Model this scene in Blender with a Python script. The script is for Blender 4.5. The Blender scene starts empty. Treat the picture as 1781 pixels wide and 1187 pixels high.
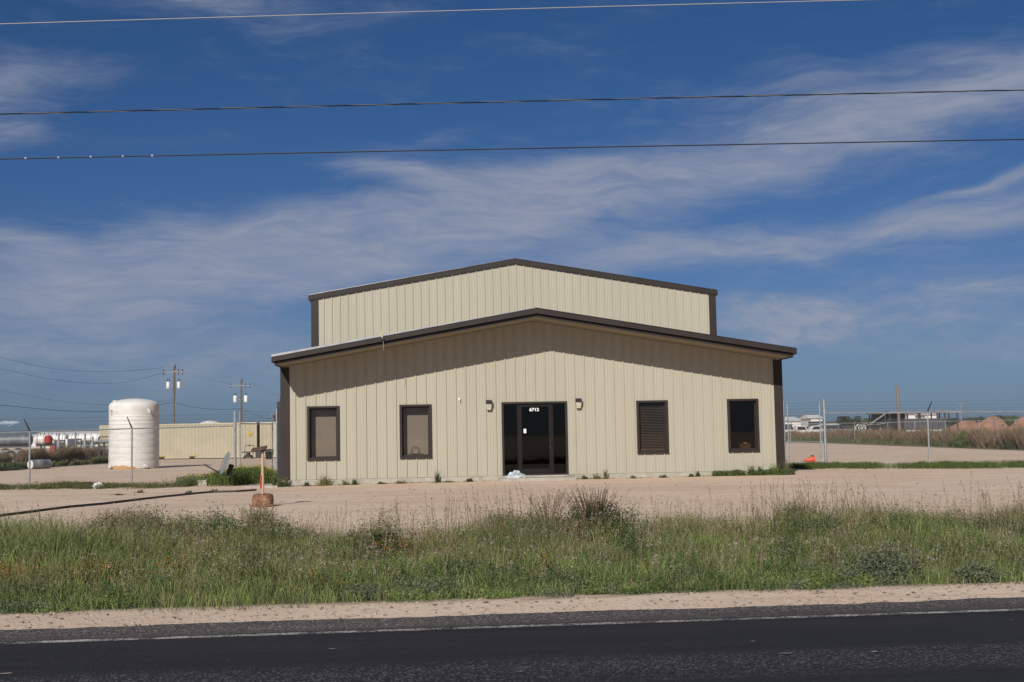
import bpy, math, random
import numpy as np
from mathutils import Vector, Matrix

random.seed(7)
rng = np.random.default_rng(11)
scene = bpy.context.scene
COL = scene.collection
R_ = math.radians

# ------------------------------------------------------------------ camera
F_PX, IW, IH = 2150.0, 1781.0, 1187.0
YAW, PITCH, ROLL = 0.05652, 0.07469, -0.01879
CAM = Vector((-2.802, -37.921, 1.2776))
fwd = Vector((math.sin(YAW) * math.cos(PITCH), math.cos(YAW) * math.cos(PITCH), math.sin(PITCH)))
rt0 = Vector((math.cos(YAW), -math.sin(YAW), 0))
up0 = rt0.cross(fwd)
RT = rt0 * math.cos(ROLL) + up0 * math.sin(ROLL)
UP = -rt0 * math.sin(ROLL) + up0 * math.cos(ROLL)
cd = bpy.data.cameras.new('camera')
cd.sensor_width = 36.0
cd.lens = F_PX / IW * 36.0
cd.clip_start = 0.1
cd.clip_end = 9000
cam = bpy.data.objects.new('camera', cd)
COL.objects.link(cam)
M3 = Matrix((RT, UP, -fwd)).transposed()
cam.matrix_world = Matrix.Translation(CAM) @ M3.to_4x4()
scene.camera = cam


def ray(px, py):
    return fwd + RT * ((px - IW / 2) / F_PX) - UP * ((py - IH / 2) / F_PX)


def G(px, py, z=-0.15):
    """survey helper: where the sight line meets the level z"""
    d = ray(px, py)
    return CAM + d * ((z - CAM.z) / d.z)


def W(px, py, Y):
    """survey helper: where the sight line meets the upright plane y = Y"""
    d = ray(px, py)
    return CAM + d * ((Y - CAM.y) / d.y)


def D(px, py, dist):
    """survey helper: point on the sight line at a given depth"""
    d = ray(px, py)
    return CAM + d * dist


# ------------------------------------------------------------------ sun and sky
SUN_DIR = Vector((0.386, 1.0, -0.664)).normalized()      # the way the light travels
sun_el = math.asin(-SUN_DIR.z)
sun_az = math.atan2(-SUN_DIR.x, -SUN_DIR.y)              # clockwise from +Y
sd = bpy.data.lights.new('sun', 'SUN')
sd.energy = 5.0
sd.angle = R_(0.5)
sd.color = (1.0, 0.945, 0.86)
sun = bpy.data.objects.new('sun', sd)
COL.objects.link(sun)
sun.rotation_euler = SUN_DIR.to_track_quat('-Z', 'Y').to_euler()
scene.view_settings.view_transform = 'Standard'
scene.view_settings.look = 'None'
scene.view_settings.exposure = 0.0
scene.view_settings.gamma = 1.0

world = bpy.data.worlds.new('World')
scene.world = world
world.use_nodes = True
wt = world.node_tree
wt.nodes.clear()


class NT:
    """small helper for writing node maths"""
    def __init__(s, tree):
        s.t = tree

    def n(s, typ, **kw):
        o = s.t.nodes.new(typ)
        for k, v in kw.items():
            setattr(o, k, v)
        return o

    def link(s, a, b):
        s.t.links.new(a, b)

    def put(s, inp, v):
        if hasattr(v, 'is_output') or isinstance(v, bpy.types.NodeSocket):
            s.link(v, inp)
        else:
            inp.default_value = v

    def m(s, op, a, b=None, c=None, clamp=False):
        o = s.n('ShaderNodeMath', operation=op, use_clamp=clamp)
        s.put(o.inputs[0], a)
        if b is not None:
            s.put(o.inputs[1], b)
        if c is not None:
            s.put(o.inputs[2], c)
        return o.outputs[0]

    def mapr(s, v, a, b, c=0.0, d=1.0, smooth=True):
        o = s.n('ShaderNodeMapRange', clamp=True)
        o.interpolation_type = 'SMOOTHSTEP' if smooth else 'LINEAR'
        s.put(o.inputs[0], v)
        for i, q in zip((1, 2, 3, 4), (a, b, c, d)):
            s.put(o.inputs[i], q)
        return o.outputs[0]

    def mix(s, f, a, b, blend='MIX'):
        o = s.n('ShaderNodeMix', data_type='RGBA', blend_type=blend)
        s.put(o.inputs[0], f)
        s.put(o.inputs[6], a if not isinstance(a, tuple) else (*a[:3], 1))
        s.put(o.inputs[7], b if not isinstance(b, tuple) else (*b[:3], 1))
        return o.outputs[2]

    def noise(s, vec, scale=5, detail=4, rough=.55, dist=0.0, col=False):
        o = s.n('ShaderNodeTexNoise')
        if vec is not None:
            s.link(vec, o.inputs['Vector'])
        o.inputs['Scale'].default_value = scale
        o.inputs['Detail'].default_value = detail
        o.inputs['Roughness'].default_value = rough
        o.inputs['Distortion'].default_value = dist
        return o.outputs['Color' if col else 'Fac']

    def comb(s, x, y, z):
        o = s.n('ShaderNodeCombineXYZ')
        for i, q in enumerate((x, y, z)):
            s.put(o.inputs[i], q)
        return o.outputs[0]

    def mapping(s, vec, loc=(0, 0, 0), rot=(0, 0, 0), scale=(1, 1, 1)):
        o = s.n('ShaderNodeMapping')
        s.link(vec, o.inputs[0])
        o.inputs[1].default_value = loc
        o.inputs[2].default_value = rot
        o.inputs[3].default_value = scale
        return o.outputs[0]


w = NT(wt)
skyn = w.n('ShaderNodeTexSky', sky_type='NISHITA')
skyn.sun_disc = False
skyn.sun_elevation = sun_el
skyn.sun_rotation = sun_az
skyn.altitude = 200
skyn.air_density = 1.0
skyn.dust_density = 0.6
skyn.ozone_density = 2.5
SKY_STR = 0.05
geo = w.n('ShaderNodeTexCoord')
sep = w.n('ShaderNodeSeparateXYZ')
w.link(geo.outputs['Generated'], sep.inputs[0])
az = w.m('ARCTAN2', sep.outputs[0], sep.outputs[1])       # 0 = along +Y, to the right positive
hor = w.m('SQRT', w.m('ADD', w.m('MULTIPLY', sep.outputs[0], sep.outputs[0]), w.m('MULTIPLY', sep.outputs[1], sep.outputs[1])))
el = w.m('ARCTAN2', sep.outputs[2], hor)
# cloud streaks: noise stretched along the drift of the cirrus
uv = w.comb(az, el, 0.0)
warp = w.noise(w.mapping(uv, scale=(3, 6, 1)), 2.0, 3, .5, col=True)
wadd = w.n('ShaderNodeVectorMath', operation='MULTIPLY_ADD')
w.link(warp, wadd.inputs[0])
wadd.inputs[1].default_value = (0.10, 0.05, 0)
w.link(uv, wadd.inputs[2])
uvw = wadd.outputs[0]
wsep = w.n('ShaderNodeSeparateXYZ')
w.link(uvw, wsep.inputs[0])
waz = w.m('SUBTRACT', wsep.outputs[0], .05)
wel = w.m('SUBTRACT', wsep.outputs[1], .025)
n_big = w.noise(w.mapping(uvw, rot=(0, 0, R_(-12)), scale=(4.0, 11, 1)), 1.6, 5, .55, .3)
n_fine = w.noise(w.mapping(uvw, rot=(0, 0, R_(-18)), scale=(7, 42, 1)), 2.2, 7, .66, .5)
n_mid = w.noise(w.mapping(uvw, loc=(3.1, 1.7, 0), rot=(0, 0, R_(-7)), scale=(6, 18, 1)), 1.7, 6, .62, .5)
n_dap = w.noise(w.mapping(uvw, loc=(.4, 2.2, 0), scale=(22, 48, 1)), 2.0, 4, .6, .3)
tex = w.m('ADD', w.m('MULTIPLY', n_big, .38), w.m('ADD', w.m('MULTIPLY', n_fine, .32), w.m('MULTIPLY', n_mid, .30)))
# where the cirrus lies: (across, up, half length, half height, tilt, weight); a negative weight is a clear gap
bands = []
for (bx_, by_, bl_, bh_, tilt, wgt) in (
        (400, 445, 230, 74, 4, 1.0), (150, 540, 330, 80, 2, .8), (60, 440, 110, 16, -10, .75), (640, 430, 210, 62, 5, .95),
        (930, 350, 210, 62, 12, 1.0), (1240, 300, 220, 56, 12, 1.0), (1560, 235, 220, 62, 12, .85), (1800, 175, 160, 60, 10, .75),
        (690, 315, 105, 22, -9, .95), (930, 300, 130, 22, 4, .5), (1120, 440, 190, 34, 5, .85), (1420, 425, 260, 32, 6, .75), (1700, 410, 170, 34, 4, .8),
        (1720, 355, 110, 9, 8, .75), (1560, 535, 270, 42, 3, .7), (1340, 570, 130, 44, 0, .8), (1700, 600, 240, 34, 0, .45),
        (330, 20, 330, 28, -3, .62), (600, 65, 140, 16, 4, .35), (150, 160, 130, 34, 4, .62), (10, 250, 110, 70, 0, .55), (740, 245, 90, 26, 10, .34),
        (330, 650, 520, 60, 0, .55), (1500, 150, 240, 30, 12, .28),
        (110, 350, 150, 42, 2, -.35), (480, 330, 130, 30, -4, -.3), (1330, 372, 200, 12, 7, -.2), (780, 520, 170, 22, 6, -.2)):
    bands.append(((bx_ - 890) / 2150 + .0565, (757 - .0188 * (bx_ - 890) - by_) / 2150, bl_ / 2150, bh_ / 2150, tilt, wgt))
mask = None
for (a0, e0, la, lb, tilt, wgt) in bands:
    c_, s_ = math.cos(R_(tilt)), math.sin(R_(tilt))
    da = w.m('SUBTRACT', waz, a0)
    de = w.m('SUBTRACT', wel, e0)
    x_ = w.m('ADD', w.m('MULTIPLY', da, c_ / la), w.m('MULTIPLY', de, s_ / la))
    y_ = w.m('SUBTRACT', w.m('MULTIPLY', de, c_ / lb), w.m('MULTIPLY', da, s_ / lb))
    g_ = w.m('MULTIPLY', w.m('EXPONENT', w.m('MULTIPLY', w.m('ADD', w.m('MULTIPLY', x_, x_), w.m('MULTIPLY', y_, y_)), -0.9)), wgt)
    mask = g_ if mask is None else w.m('ADD', mask, g_)
mask = w.m('MINIMUM', mask, 1.05)
# thin cloud everywhere else, so the sky behind the camera is not empty
elsewhere = w.mapr(w.m('ABSOLUTE', az), .55, .9, 0, .55)
mask = w.m('ADD', mask, elsewhere)
dens = w.mapr(w.m('ADD', w.m('MULTIPLY', mask, .66), w.m('MULTIPLY', w.m('SUBTRACT', tex, .5), 1.55)), -0.02, 0.92)
dens = w.m('MULTIPLY', dens, w.mapr(n_fine, .25, .70, .74, 1.16, False))
right_low = w.m('MULTIPLY', w.mapr(az, .16, .30), w.mapr(el, .17, .11))
dens = w.m('MULTIPLY', dens, w.m('ADD', 1.0, w.m('MULTIPLY', right_low, w.m('MULTIPLY', w.m('SUBTRACT', n_dap, .5), 2.4))), clamp=True)
dens = w.m('MULTIPLY', dens, .86)
dens = w.m('MULTIPLY', dens, w.mapr(el, -.01, .07, .30, 1))
# two small bright puffs just over the horizon
puff = None
for (a0, e0, la, lb) in [(-0.330, 0.0150, .0085, .0022), (-0.353, 0.0155, .006, .0010)]:
    x_ = w.m('MULTIPLY', w.m('SUBTRACT', az, a0), 1 / la)
    y_ = w.m('MULTIPLY', w.m('SUBTRACT', el, e0), 1 / lb)
    g_ = w.m('EXPONENT', w.m('MULTIPLY', w.m('ADD', w.m('MULTIPLY', x_, x_), w.m('MULTIPLY', y_, y_)), -1.0))
    puff = g_ if puff is None else w.m('ADD', puff, g_)
puff = w.m('MULTIPLY', w.mapr(puff, .12, .4), w.mapr(w.m('ADD', puff, w.m('MULTIPLY', w.m('SUBTRACT', w.noise(w.mapping(uv, scale=(150, 420, 1)), 1.0, 4, .7), .5), 3.2)), .45, 1.0))
sky_c = w.n('ShaderNodeHueSaturation')
sky_c.inputs['Saturation'].default_value = 1.12
w.link(skyn.outputs[0], sky_c.inputs['Color'])
grade = w.mix(w.mapr(el, 0.0, 0.07), (0.43, 0.62, 1.15), (0.46, 0.60, 0.95))
grade = w.mix(w.mapr(el, 0.07, 0.34), grade, (0.42, 0.645, 0.93))
sky_g = w.mix(1.0, sky_c.outputs[0], grade, 'MULTIPLY')
sky_cl = w.mix(dens, sky_g, (5.9, 6.5, 8.2))
sky_cl = w.mix(w.m('MULTIPLY', puff, w.mapr(el, 0.0, .01)), sky_cl, (8.6, 9.6, 11.6))
bg = w.n('ShaderNodeBackground')
w.link(sky_cl, bg.inputs[0])
bg.inputs[1].default_value = SKY_STR
wo = w.n('ShaderNodeOutputWorld')
w.link(bg.outputs[0], wo.inputs[0])

scene.cycles.max_bounces = 6
scene.cycles.transparent_max_bounces = 24
scene.cycles.use_adaptive_sampling = True
scene.cycles.use_denoising = True


# ------------------------------------------------------------------ materials
ALB = .90       # one measured scale for every surface colour


def mat(name, c1, c2=None, scale=3.0, rough=.7, metal=0.0, bump=0.0, bscale=30, detail=5, stretch=(1, 1, 1), lo=.35, hi=.65,
        c3=None, s3=1.0, lo3=.55, hi3=.7, spec=.5):
    c1 = tuple(q * ALB for q in c1)
    c2 = c2 and tuple(q * ALB for q in c2)
    c3 = c3 and tuple(q * ALB for q in c3)
    m = bpy.data.materials.new(name)
    m.use_nodes = True
    t = NT(m.node_tree)
    b = m.node_tree.nodes['Principled BSDF']
    b.inputs['Roughness'].default_value = rough
    b.inputs['Metallic'].default_value = metal
    b.inputs['Specular IOR Level'].default_value = spec
    tc = t.n('ShaderNodeTexCoord')
    v = t.mapping(tc.outputs['Object'], scale=stretch)
    if c2 is None:
        b.inputs['Base Color'].default_value = (*c1, 1)
    else:
        f = t.mapr(t.noise(v, scale, detail), lo, hi)
        c = t.mix(f, c1, c2)
        if c3 is not None:
            c = t.mix(t.mapr(t.noise(v, s3, 5, .65), lo3, hi3), c, c3)
        t.link(c, b.inputs['Base Color'])
    if bump:
        bn = t.n('ShaderNodeBump')
        bn.inputs['Strength'].default_value = bump
        bn.inputs['Distance'].default_value = .02
        t.link(t.noise(v, bscale, 4), bn.inputs['Height'])
        t.link(bn.outputs[0], b.inputs['Normal'])
    return m


M = {}
M['cream'] = mat('cream_siding', (.385, .357, .280), (.403, .375, .298), .8, .42, stretch=(1, 1, .15), c3=(.35, .325, .255), s3=1.3, lo3=.58, hi3=.9)
M['brown'] = mat('bronze_trim', (.0225, .0165, .0145), (.028, .021, .018), 1.5, .55, spec=.3)
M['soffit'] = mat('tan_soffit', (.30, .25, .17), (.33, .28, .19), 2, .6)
M['galv'] = mat('galvanised_steel', (.36, .38, .40), (.46, .48, .51), 6, .38, .55)
M['galvroof'] = mat('bare_steel_roofing', (.22, .225, .245), (.30, .305, .32), 3, .5, .1)
M['wire'] = mat('chain_wire', (.13, .135, .145), None, rough=.6, metal=.2)
M['cable'] = mat('dark_cable', (.012, .012, .013), None, rough=.5)
M['cable_light'] = mat('bare_aluminium_cable', (.42, .39, .36), None, rough=.5, metal=.2)
M['cable_mid'] = mat('weathered_cable', (.14, .13, .12), None, rough=.6)
M['concrete'] = mat('concrete', (.33, .30, .255), (.42, .385, .33), 4, .9, bump=.3, bscale=40, c3=(.27, .23, .18), s3=1.5)
M['interior'] = mat('dim_interior', (.06, .052, .048), None, rough=.9)
M['black'] = mat('black_plastic', (.012, .012, .013), None, rough=.5)
M['tyre'] = mat('tyre_rubber', (.02, .02, .02), None, rough=.85)
M['dark_steel'] = mat('dark_steel', (.035, .037, .042), (.06, .06, .065), 5, .55, .2)
M['grey_steel'] = mat('grey_painted_steel', (.17, .18, .19), (.24, .25, .26), 3, .5)
M['white'] = mat('white_paint', (.72, .71, .69), (.62, .60, .57), 1.5, .45)
M['red'] = mat('red_paint', (.36, .035, .028), (.26, .03, .025), 4, .5)
M['yellow'] = mat('yellow_paint', (.50, .33, .02), (.40, .25, .02), 4, .6)
M['orange'] = mat('orange_plastic', (.75, .10, .045), (.60, .08, .04), 6, .5)
M['cardboard'] = mat('cardboard', (.30, .17, .08), None, rough=.9)
M['wood_pole'] = mat('weathered_pole', (.10, .085, .068), (.16, .135, .11), 3, .9, stretch=(6, 6, .4))
M['wood_pale'] = mat('pale_timber_pole', (.17, .14, .115), (.22, .18, .15), 3, .9, stretch=(6, 6, .3))
M['bark'] = mat('bark', (.07, .055, .04), (.11, .09, .07), 6, .95)
M['rust'] = mat('rusty_iron', (.15, .055, .030), (.25, .12, .065), 9, .9, bump=.6, bscale=25, c3=(.36, .23, .14), s3=6, lo3=.52, hi3=.66)
M['rust_dark'] = mat('dark_rusty_plate', (.06, .032, .024), (.13, .07, .05), 9, .85)
M['pipe_tan'] = mat('pale_rusty_pipe', (.42, .27, .17), (.50, .35, .23), 9, .75, c3=(.32, .14, .07), s3=8, lo3=.6, hi3=.75)
M['poly'] = mat('white_polyethylene', (.62, .60, .575), (.70, .68, .655), 1.2, .55, stretch=(1, 1, 3), c3=(.50, .47, .435), s3=1.1, lo3=.5, hi3=.8)
M['stain'] = mat('rust_stain', (.40, .22, .09), (.50, .30, .14), 5, .8)
M['container'] = mat('cream_container_paint', (.40, .355, .255), (.44, .39, .285), 1.0, .5, c3=(.35, .305, .22), s3=.8, lo3=.6, hi3=.85)
M['paper'] = mat('white_paper', (.75, .75, .76), None, rough=.7)
M['number'] = mat('white_vinyl', (.85, .85, .85), None, rough=.6)
M['lampglass'] = mat('frosted_lamp_glass', (.60, .57, .48), (.50, .47, .38), 8, .22)
M['shade'] = mat('roller_shade', (.60, .49, .39), (.64, .53, .42), 1.0, .85)
M['slat'] = mat('brown_blind_slat', (.26, .19, .15), None, rough=.5)
M['dirtpile'] = mat('orange_soil', (.25, .125, .075), (.31, .17, .11), .7, .95, bump=.5, bscale=3)
M['slate'] = mat('dull_grey_paint', (.09, .10, .115), (.14, .15, .165), 1.5, .5)
M['hose'] = mat('black_poly_pipe', (.016, .013, .013), (.03, .025, .023), 8, .6)


def glass(name, tint, refl):
    m = bpy.data.materials.new(name)
    m.use_nodes = True
    t = NT(m.node_tree)
    m.node_tree.nodes.remove(m.node_tree.nodes['Principled BSDF'])
    tr = t.n('ShaderNodeBsdfTransparent')
    tr.inputs[0].default_value = (*tint, 1)
    gl = t.n('ShaderNodeBsdfGlossy')
    gl.inputs['Roughness'].default_value = .02
    fr = t.n('ShaderNodeFresnel')
    fr.inputs[0].default_value = refl
    mx = t.n('ShaderNodeMixShader')
    t.link(fr.outputs[0], mx.inputs[0])
    t.link(tr.outputs[0], mx.inputs[1])
    t.link(gl.outputs[0], mx.inputs[2])
    t.link(mx.outputs[0], m.node_tree.nodes['Material Output'].inputs[0])
    return m


M['glass'] = glass('window_glass', (.74, .74, .74), 1.45)
M['glass_mid'] = glass('lightly_tinted_glass', (.60, .58, .56), 1.45)
M['glass_dark'] = glass('tinted_glass', (.16, .155, .155), 1.45)


def clear_film():
    m = bpy.data.materials.new('clear_plastic_film')
    m.use_nodes = True
    t = NT(m.node_tree)
    b = m.node_tree.nodes['Principled BSDF']
    b.inputs['Base Color'].default_value = (.62, .68, .74, 1)
    b.inputs['Roughness'].default_value = .3
    tr = t.n('ShaderNodeBsdfTransparent')
    mx = t.n('ShaderNodeMixShader')
    mx.inputs[0].default_value = .45
    t.link(tr.outputs[0], mx.inputs[1])
    t.link(b.outputs[0], mx.inputs[2])
    t.link(mx.outputs[0], m.node_tree.nodes['Material Output'].inputs[0])
    return m


M['film'] = clear_film()


def foliage_mat(name, transl=.25):
    m = bpy.data.materials.new(name)
    m.use_nodes = True
    t = NT(m.node_tree)
    m.node_tree.nodes.remove(m.node_tree.nodes['Principled BSDF'])
    at = t.n('ShaderNodeVertexColor', layer_name='Col')
    d = t.n('ShaderNodeBsdfDiffuse')
    tl = t.n('ShaderNodeBsdfTranslucent')
    t.link(at.outputs[0], d.inputs[0])
    t.link(at.outputs[0], tl.inputs[0])
    mx = t.n('ShaderNodeMixShader')
    mx.inputs[0].default_value = transl
    t.link(d.outputs[0], mx.inputs[1])
    t.link(tl.outputs[0], mx.inputs[2])
    t.link(mx.outputs[0], m.node_tree.nodes['Material Output'].inputs[0])
    return m


M['leaf'] = foliage_mat('foliage')


# ------------------------------------------------------------------ object helpers
WL = {}        # world location of every parent


def tag(o, label=None, cat=None, group=None, kind=None):
    for k, v in (('label', label), ('category', cat), ('group', group), ('kind', kind)):
        if v:
            o[k] = v
    return o


def empty(name, loc, label, cat, group=None):
    o = bpy.data.objects.new(name, None)
    o.empty_display_size = .3
    COL.objects.link(o)
    o.location = loc
    WL[o.name] = Vector(loc)
    return tag(o, label, cat, group)


class MB:
    def __init__(s):
        s.v = []
        s.f = []

    def add(s, vs, fs):
        b = len(s.v)
        s.v += [tuple(q) for q in vs]
        s.f += [tuple(i + b for i in q) for q in fs]
        return s

    def box(s, x0, x1, y0, y1, z0, z1):
        return s.add([(x0, y0, z0), (x1, y0, z0), (x1, y1, z0), (x0, y1, z0), (x0, y0, z1), (x1, y0, z1), (x1, y1, z1), (x0, y1, z1)],
                     [(0, 3, 2, 1), (4, 5, 6, 7), (0, 1, 5, 4), (1, 2, 6, 5), (2, 3, 7, 6), (3, 0, 4, 7)])

    def obox(s, c, size, rot=None):
        """box with centre, size and a rotation matrix"""
        rot = rot or Matrix.Identity(3)
        hx, hy, hz = (q / 2 for q in size)
        vs = [Vector(c) + rot @ Vector(q) for q in
              ((-hx, -hy, -hz), (hx, -hy, -hz), (hx, hy, -hz), (-hx, hy, -hz), (-hx, -hy, hz), (hx, -hy, hz), (hx, hy, hz), (-hx, hy, hz))]
        return s.add(vs, [(0, 3, 2, 1), (4, 5, 6, 7), (0, 1, 5, 4), (1, 2, 6, 5), (2, 3, 7, 6), (3, 0, 4, 7)])

    def tube(s, pts, r, n=8, caps=True):
        pts = [Vector(p) for p in pts]
        rs = r if isinstance(r, (list, tuple)) else [r] * len(pts)
        rings = []
        for i, p in enumerate(pts):
            d = (pts[min(i + 1, len(pts) - 1)] - pts[max(i - 1, 0)]).normalized()
            a = Vector((0, 0, 1)) if abs(d.z) < .9 else Vector((1, 0, 0))
            u = d.cross(a).normalized()
            v = d.cross(u)
            rings.append([p + (u * math.cos(2 * math.pi * k / n) + v * math.sin(2 * math.pi * k / n)) * rs[i] for k in range(n)])
        vs = [q for g in rings for q in g]
        fs = []
        for i in range(len(pts) - 1):
            for k in range(n):
                a, b = i * n + k, i * n + (k + 1) % n
                fs.append((a, b, b + n, a + n))
        if caps:
            fs.append(tuple(range(n - 1, -1, -1)))
            fs.append(tuple((len(pts) - 1) * n + k for k in range(n)))
        return s.add(vs, fs)

    def lathe(s, c, prof, n=24, wob=None):
        """profile [(radius, z)] turned about the vertical through c"""
        vs = []
        for r, z in prof:
            for k in range(n):
                a = 2 * math.pi * k / n
                rr = r * (1 + (wob(a, z) if wob else 0))
                vs.append((c[0] + rr * math.cos(a), c[1] + rr * math.sin(a), c[2] + z))
        fs = []
        for i in range(len(prof) - 1):
            for k in range(n):
                a, b = i * n + k, i * n + (k + 1) % n
                fs.append((a, b, b + n, a + n))
        fs.append(tuple(range(n - 1, -1, -1)))
        fs.append(tuple((len(prof) - 1) * n + k for k in range(n)))
        return s.add(vs, fs)

    def prism(s, poly, y0, y1):
        """polygon [(x, z)] extruded from y0 to y1"""
        n = len(poly)
        vs = [(x, y0, z) for x, z in poly] + [(x, y1, z) for x, z in poly]
        fs = [tuple(range(n)), tuple(range(2 * n - 1, n - 1, -1))]
        for k in range(n):
            fs.append((k, k + n, (k + 1) % n + n, (k + 1) % n))
        return s.add(vs, fs)

    def build(s, name, m, parent=None, label=None, smooth=False, origin=None, bevel=0):
        me = bpy.data.meshes.new(name)
        off = WL[parent.name] if parent else Vector(origin or (0, 0, 0))
        vs = [(q[0] - off.x, q[1] - off.y, q[2] - off.z) for q in s.v]
        me.from_pydata(vs, [], s.f)
        me.materials.append(m)
        if smooth:
            me.polygons.foreach_set('use_smooth', [True] * len(me.polygons))
            me.set_sharp_from_angle(angle=R_(35))
        me.update()
        o = bpy.data.objects.new(name, me)
        COL.objects.link(o)
        if parent:
            o.parent = parent
            WL[o.name] = off.copy()
        else:
            o.location = off
            WL[o.name] = off.copy()
        if bevel:
            bv = o.modifiers.new('bevel', 'BEVEL')
            bv.width = bevel
            bv.segments = 2
        if label:
            o['label'] = label
        return o


def copy_tree(o, parent=None):
    c = o.copy()
    COL.objects.link(c)
    c.parent = parent
    for ch in o.children:
        copy_tree(ch, c)
    return c


def np_mesh(name, verts, faces_flat, loop_tot, m, cols=None, origin=(0, 0, 0), parent=None):
    """numpy arrays straight into one mesh; cols is one colour per vertex"""
    me = bpy.data.meshes.new(name)
    nv = len(verts)
    off = np.array(WL[parent.name] if parent else origin, dtype=float)
    me.vertices.add(nv)
    me.vertices.foreach_set('co', (verts - off).astype(np.float32).ravel())
    me.loops.add(len(faces_flat))
    me.loops.foreach_set('vertex_index', faces_flat.astype(np.int32))
    me.polygons.add(len(loop_tot))
    st = np.concatenate([[0], np.cumsum(loop_tot)[:-1]]).astype(np.int32)
    me.polygons.foreach_set('loop_start', st)
    me.update(calc_edges=True)
    if cols is not None:
        ca = me.color_attributes.new('Col', 'FLOAT_COLOR', 'POINT')
        c4 = np.ones((nv, 4), np.float32)
        c4[:, :3] = cols * ALB
        ca.data.foreach_set('color', c4.ravel())
    me.materials.append(m)
    me.validate()
    o = bpy.data.objects.new(name, me)
    COL.objects.link(o)
    if parent:
        o.parent = parent
    else:
        o.location = tuple(off)
    return o


# simple value noise for placing things
_g = rng.random((64, 64))


def vnoise(x, y):
    xi, yi = np.floor(x).astype(int), np.floor(y).astype(int)
    fx, fy = x - xi, y - yi
    fx, fy = fx * fx * (3 - 2 * fx), fy * fy * (3 - 2 * fy)
    a, b = _g[xi % 64, yi % 64], _g[(xi + 1) % 64, yi % 64]
    c, d = _g[xi % 64, (yi + 1) % 64], _g[(xi + 1) % 64, (yi + 1) % 64]
    return (a * (1 - fx) + b * fx) * (1 - fy) + (c * (1 - fx) + d * fx) * fy


# ------------------------------------------------------------------ road frame and ground heights
ROAD_Z = -0.35
e0, e1 = G(0, 1120, ROAD_Z), G(1781, 1061, ROAD_Z)
rdir = (e1 - e0)
rdir.z = 0
rdir.normalize()
rnrm = Vector((-rdir.y, rdir.x, 0))            # away from the camera
RC = e0.dot(rnrm)


def s_of(x, y):
    return x * rnrm.x + y * rnrm.y - RC


def pos(t, s, z=0.0):
    return Vector((rdir.x * t + rnrm.x * (s + RC), rdir.y * t + rnrm.y * (s + RC), z))


S_SHOULDER = s_of(*G(890, 1067, ROAD_Z)[:2])     # asphalt ends, gravel starts
S_VERGE = s_of(*G(890, 1042, ROAD_Z)[:2])        # grass starts
S_LOT = s_of(*G(890, 921, -.15)[:2])             # gravel yard starts
print('road frame', round(S_SHOULDER, 2), round(S_VERGE, 2), round(S_LOT, 2))


def sm(t):
    t = np.clip(t, 0, 1)
    return t * t * (3 - 2 * t)


def gz(x, y):
    x, y = np.asarray(x, float), np.asarray(y, float)
    s = s_of(x, y)
    z = np.full(s.shape, ROAD_Z - .02)
    z = z - .07 * sm((s - S_VERGE) / 1.2) + (0.07 + .22) * sm((s - S_VERGE - 1.6) / (S_LOT - S_VERGE - 1.6))
    z = z + .025 * (vnoise(x * .35 + 9, y * .35) - .5) * sm((s - S_VERGE) / 2)
    # the yard dips a little at the near left corner of the slab
    z = z - .045 * np.exp(-(((x + 8) / 3.5) ** 2 + ((y - .0) / 5) ** 2))
    return z


def gzf(x, y):
    return float(gz(x, y))


# ground sheet
def graded(a, b, near0, near1, fine, grow=1.25):
    out = list(np.arange(near0, near1 + fine / 2, fine))
    st = fine
    while out[-1] < b:
        st *= grow
        out.append(out[-1] + st)
    st = fine
    while out[0] > a:
        st *= grow
        out.insert(0, out[0] - st)
    return np.array(out)


xs = graded(-3000, 3000, -24, 24, .5)
ys = graded(-600, 4000, -32, 12, .3)
XX, YY = np.meshgrid(xs, ys)
ZZ = gz(XX, YY)
vv = np.stack([XX, YY, ZZ], -1).reshape(-1, 3)
nx, ny = len(xs), len(ys)
I, J = np.meshgrid(np.arange(nx - 1), np.arange(ny - 1))
a = (J * nx + I).ravel()
ff = np.stack([a, a + 1, a + nx + 1, a + nx], -1).ravel()


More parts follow.
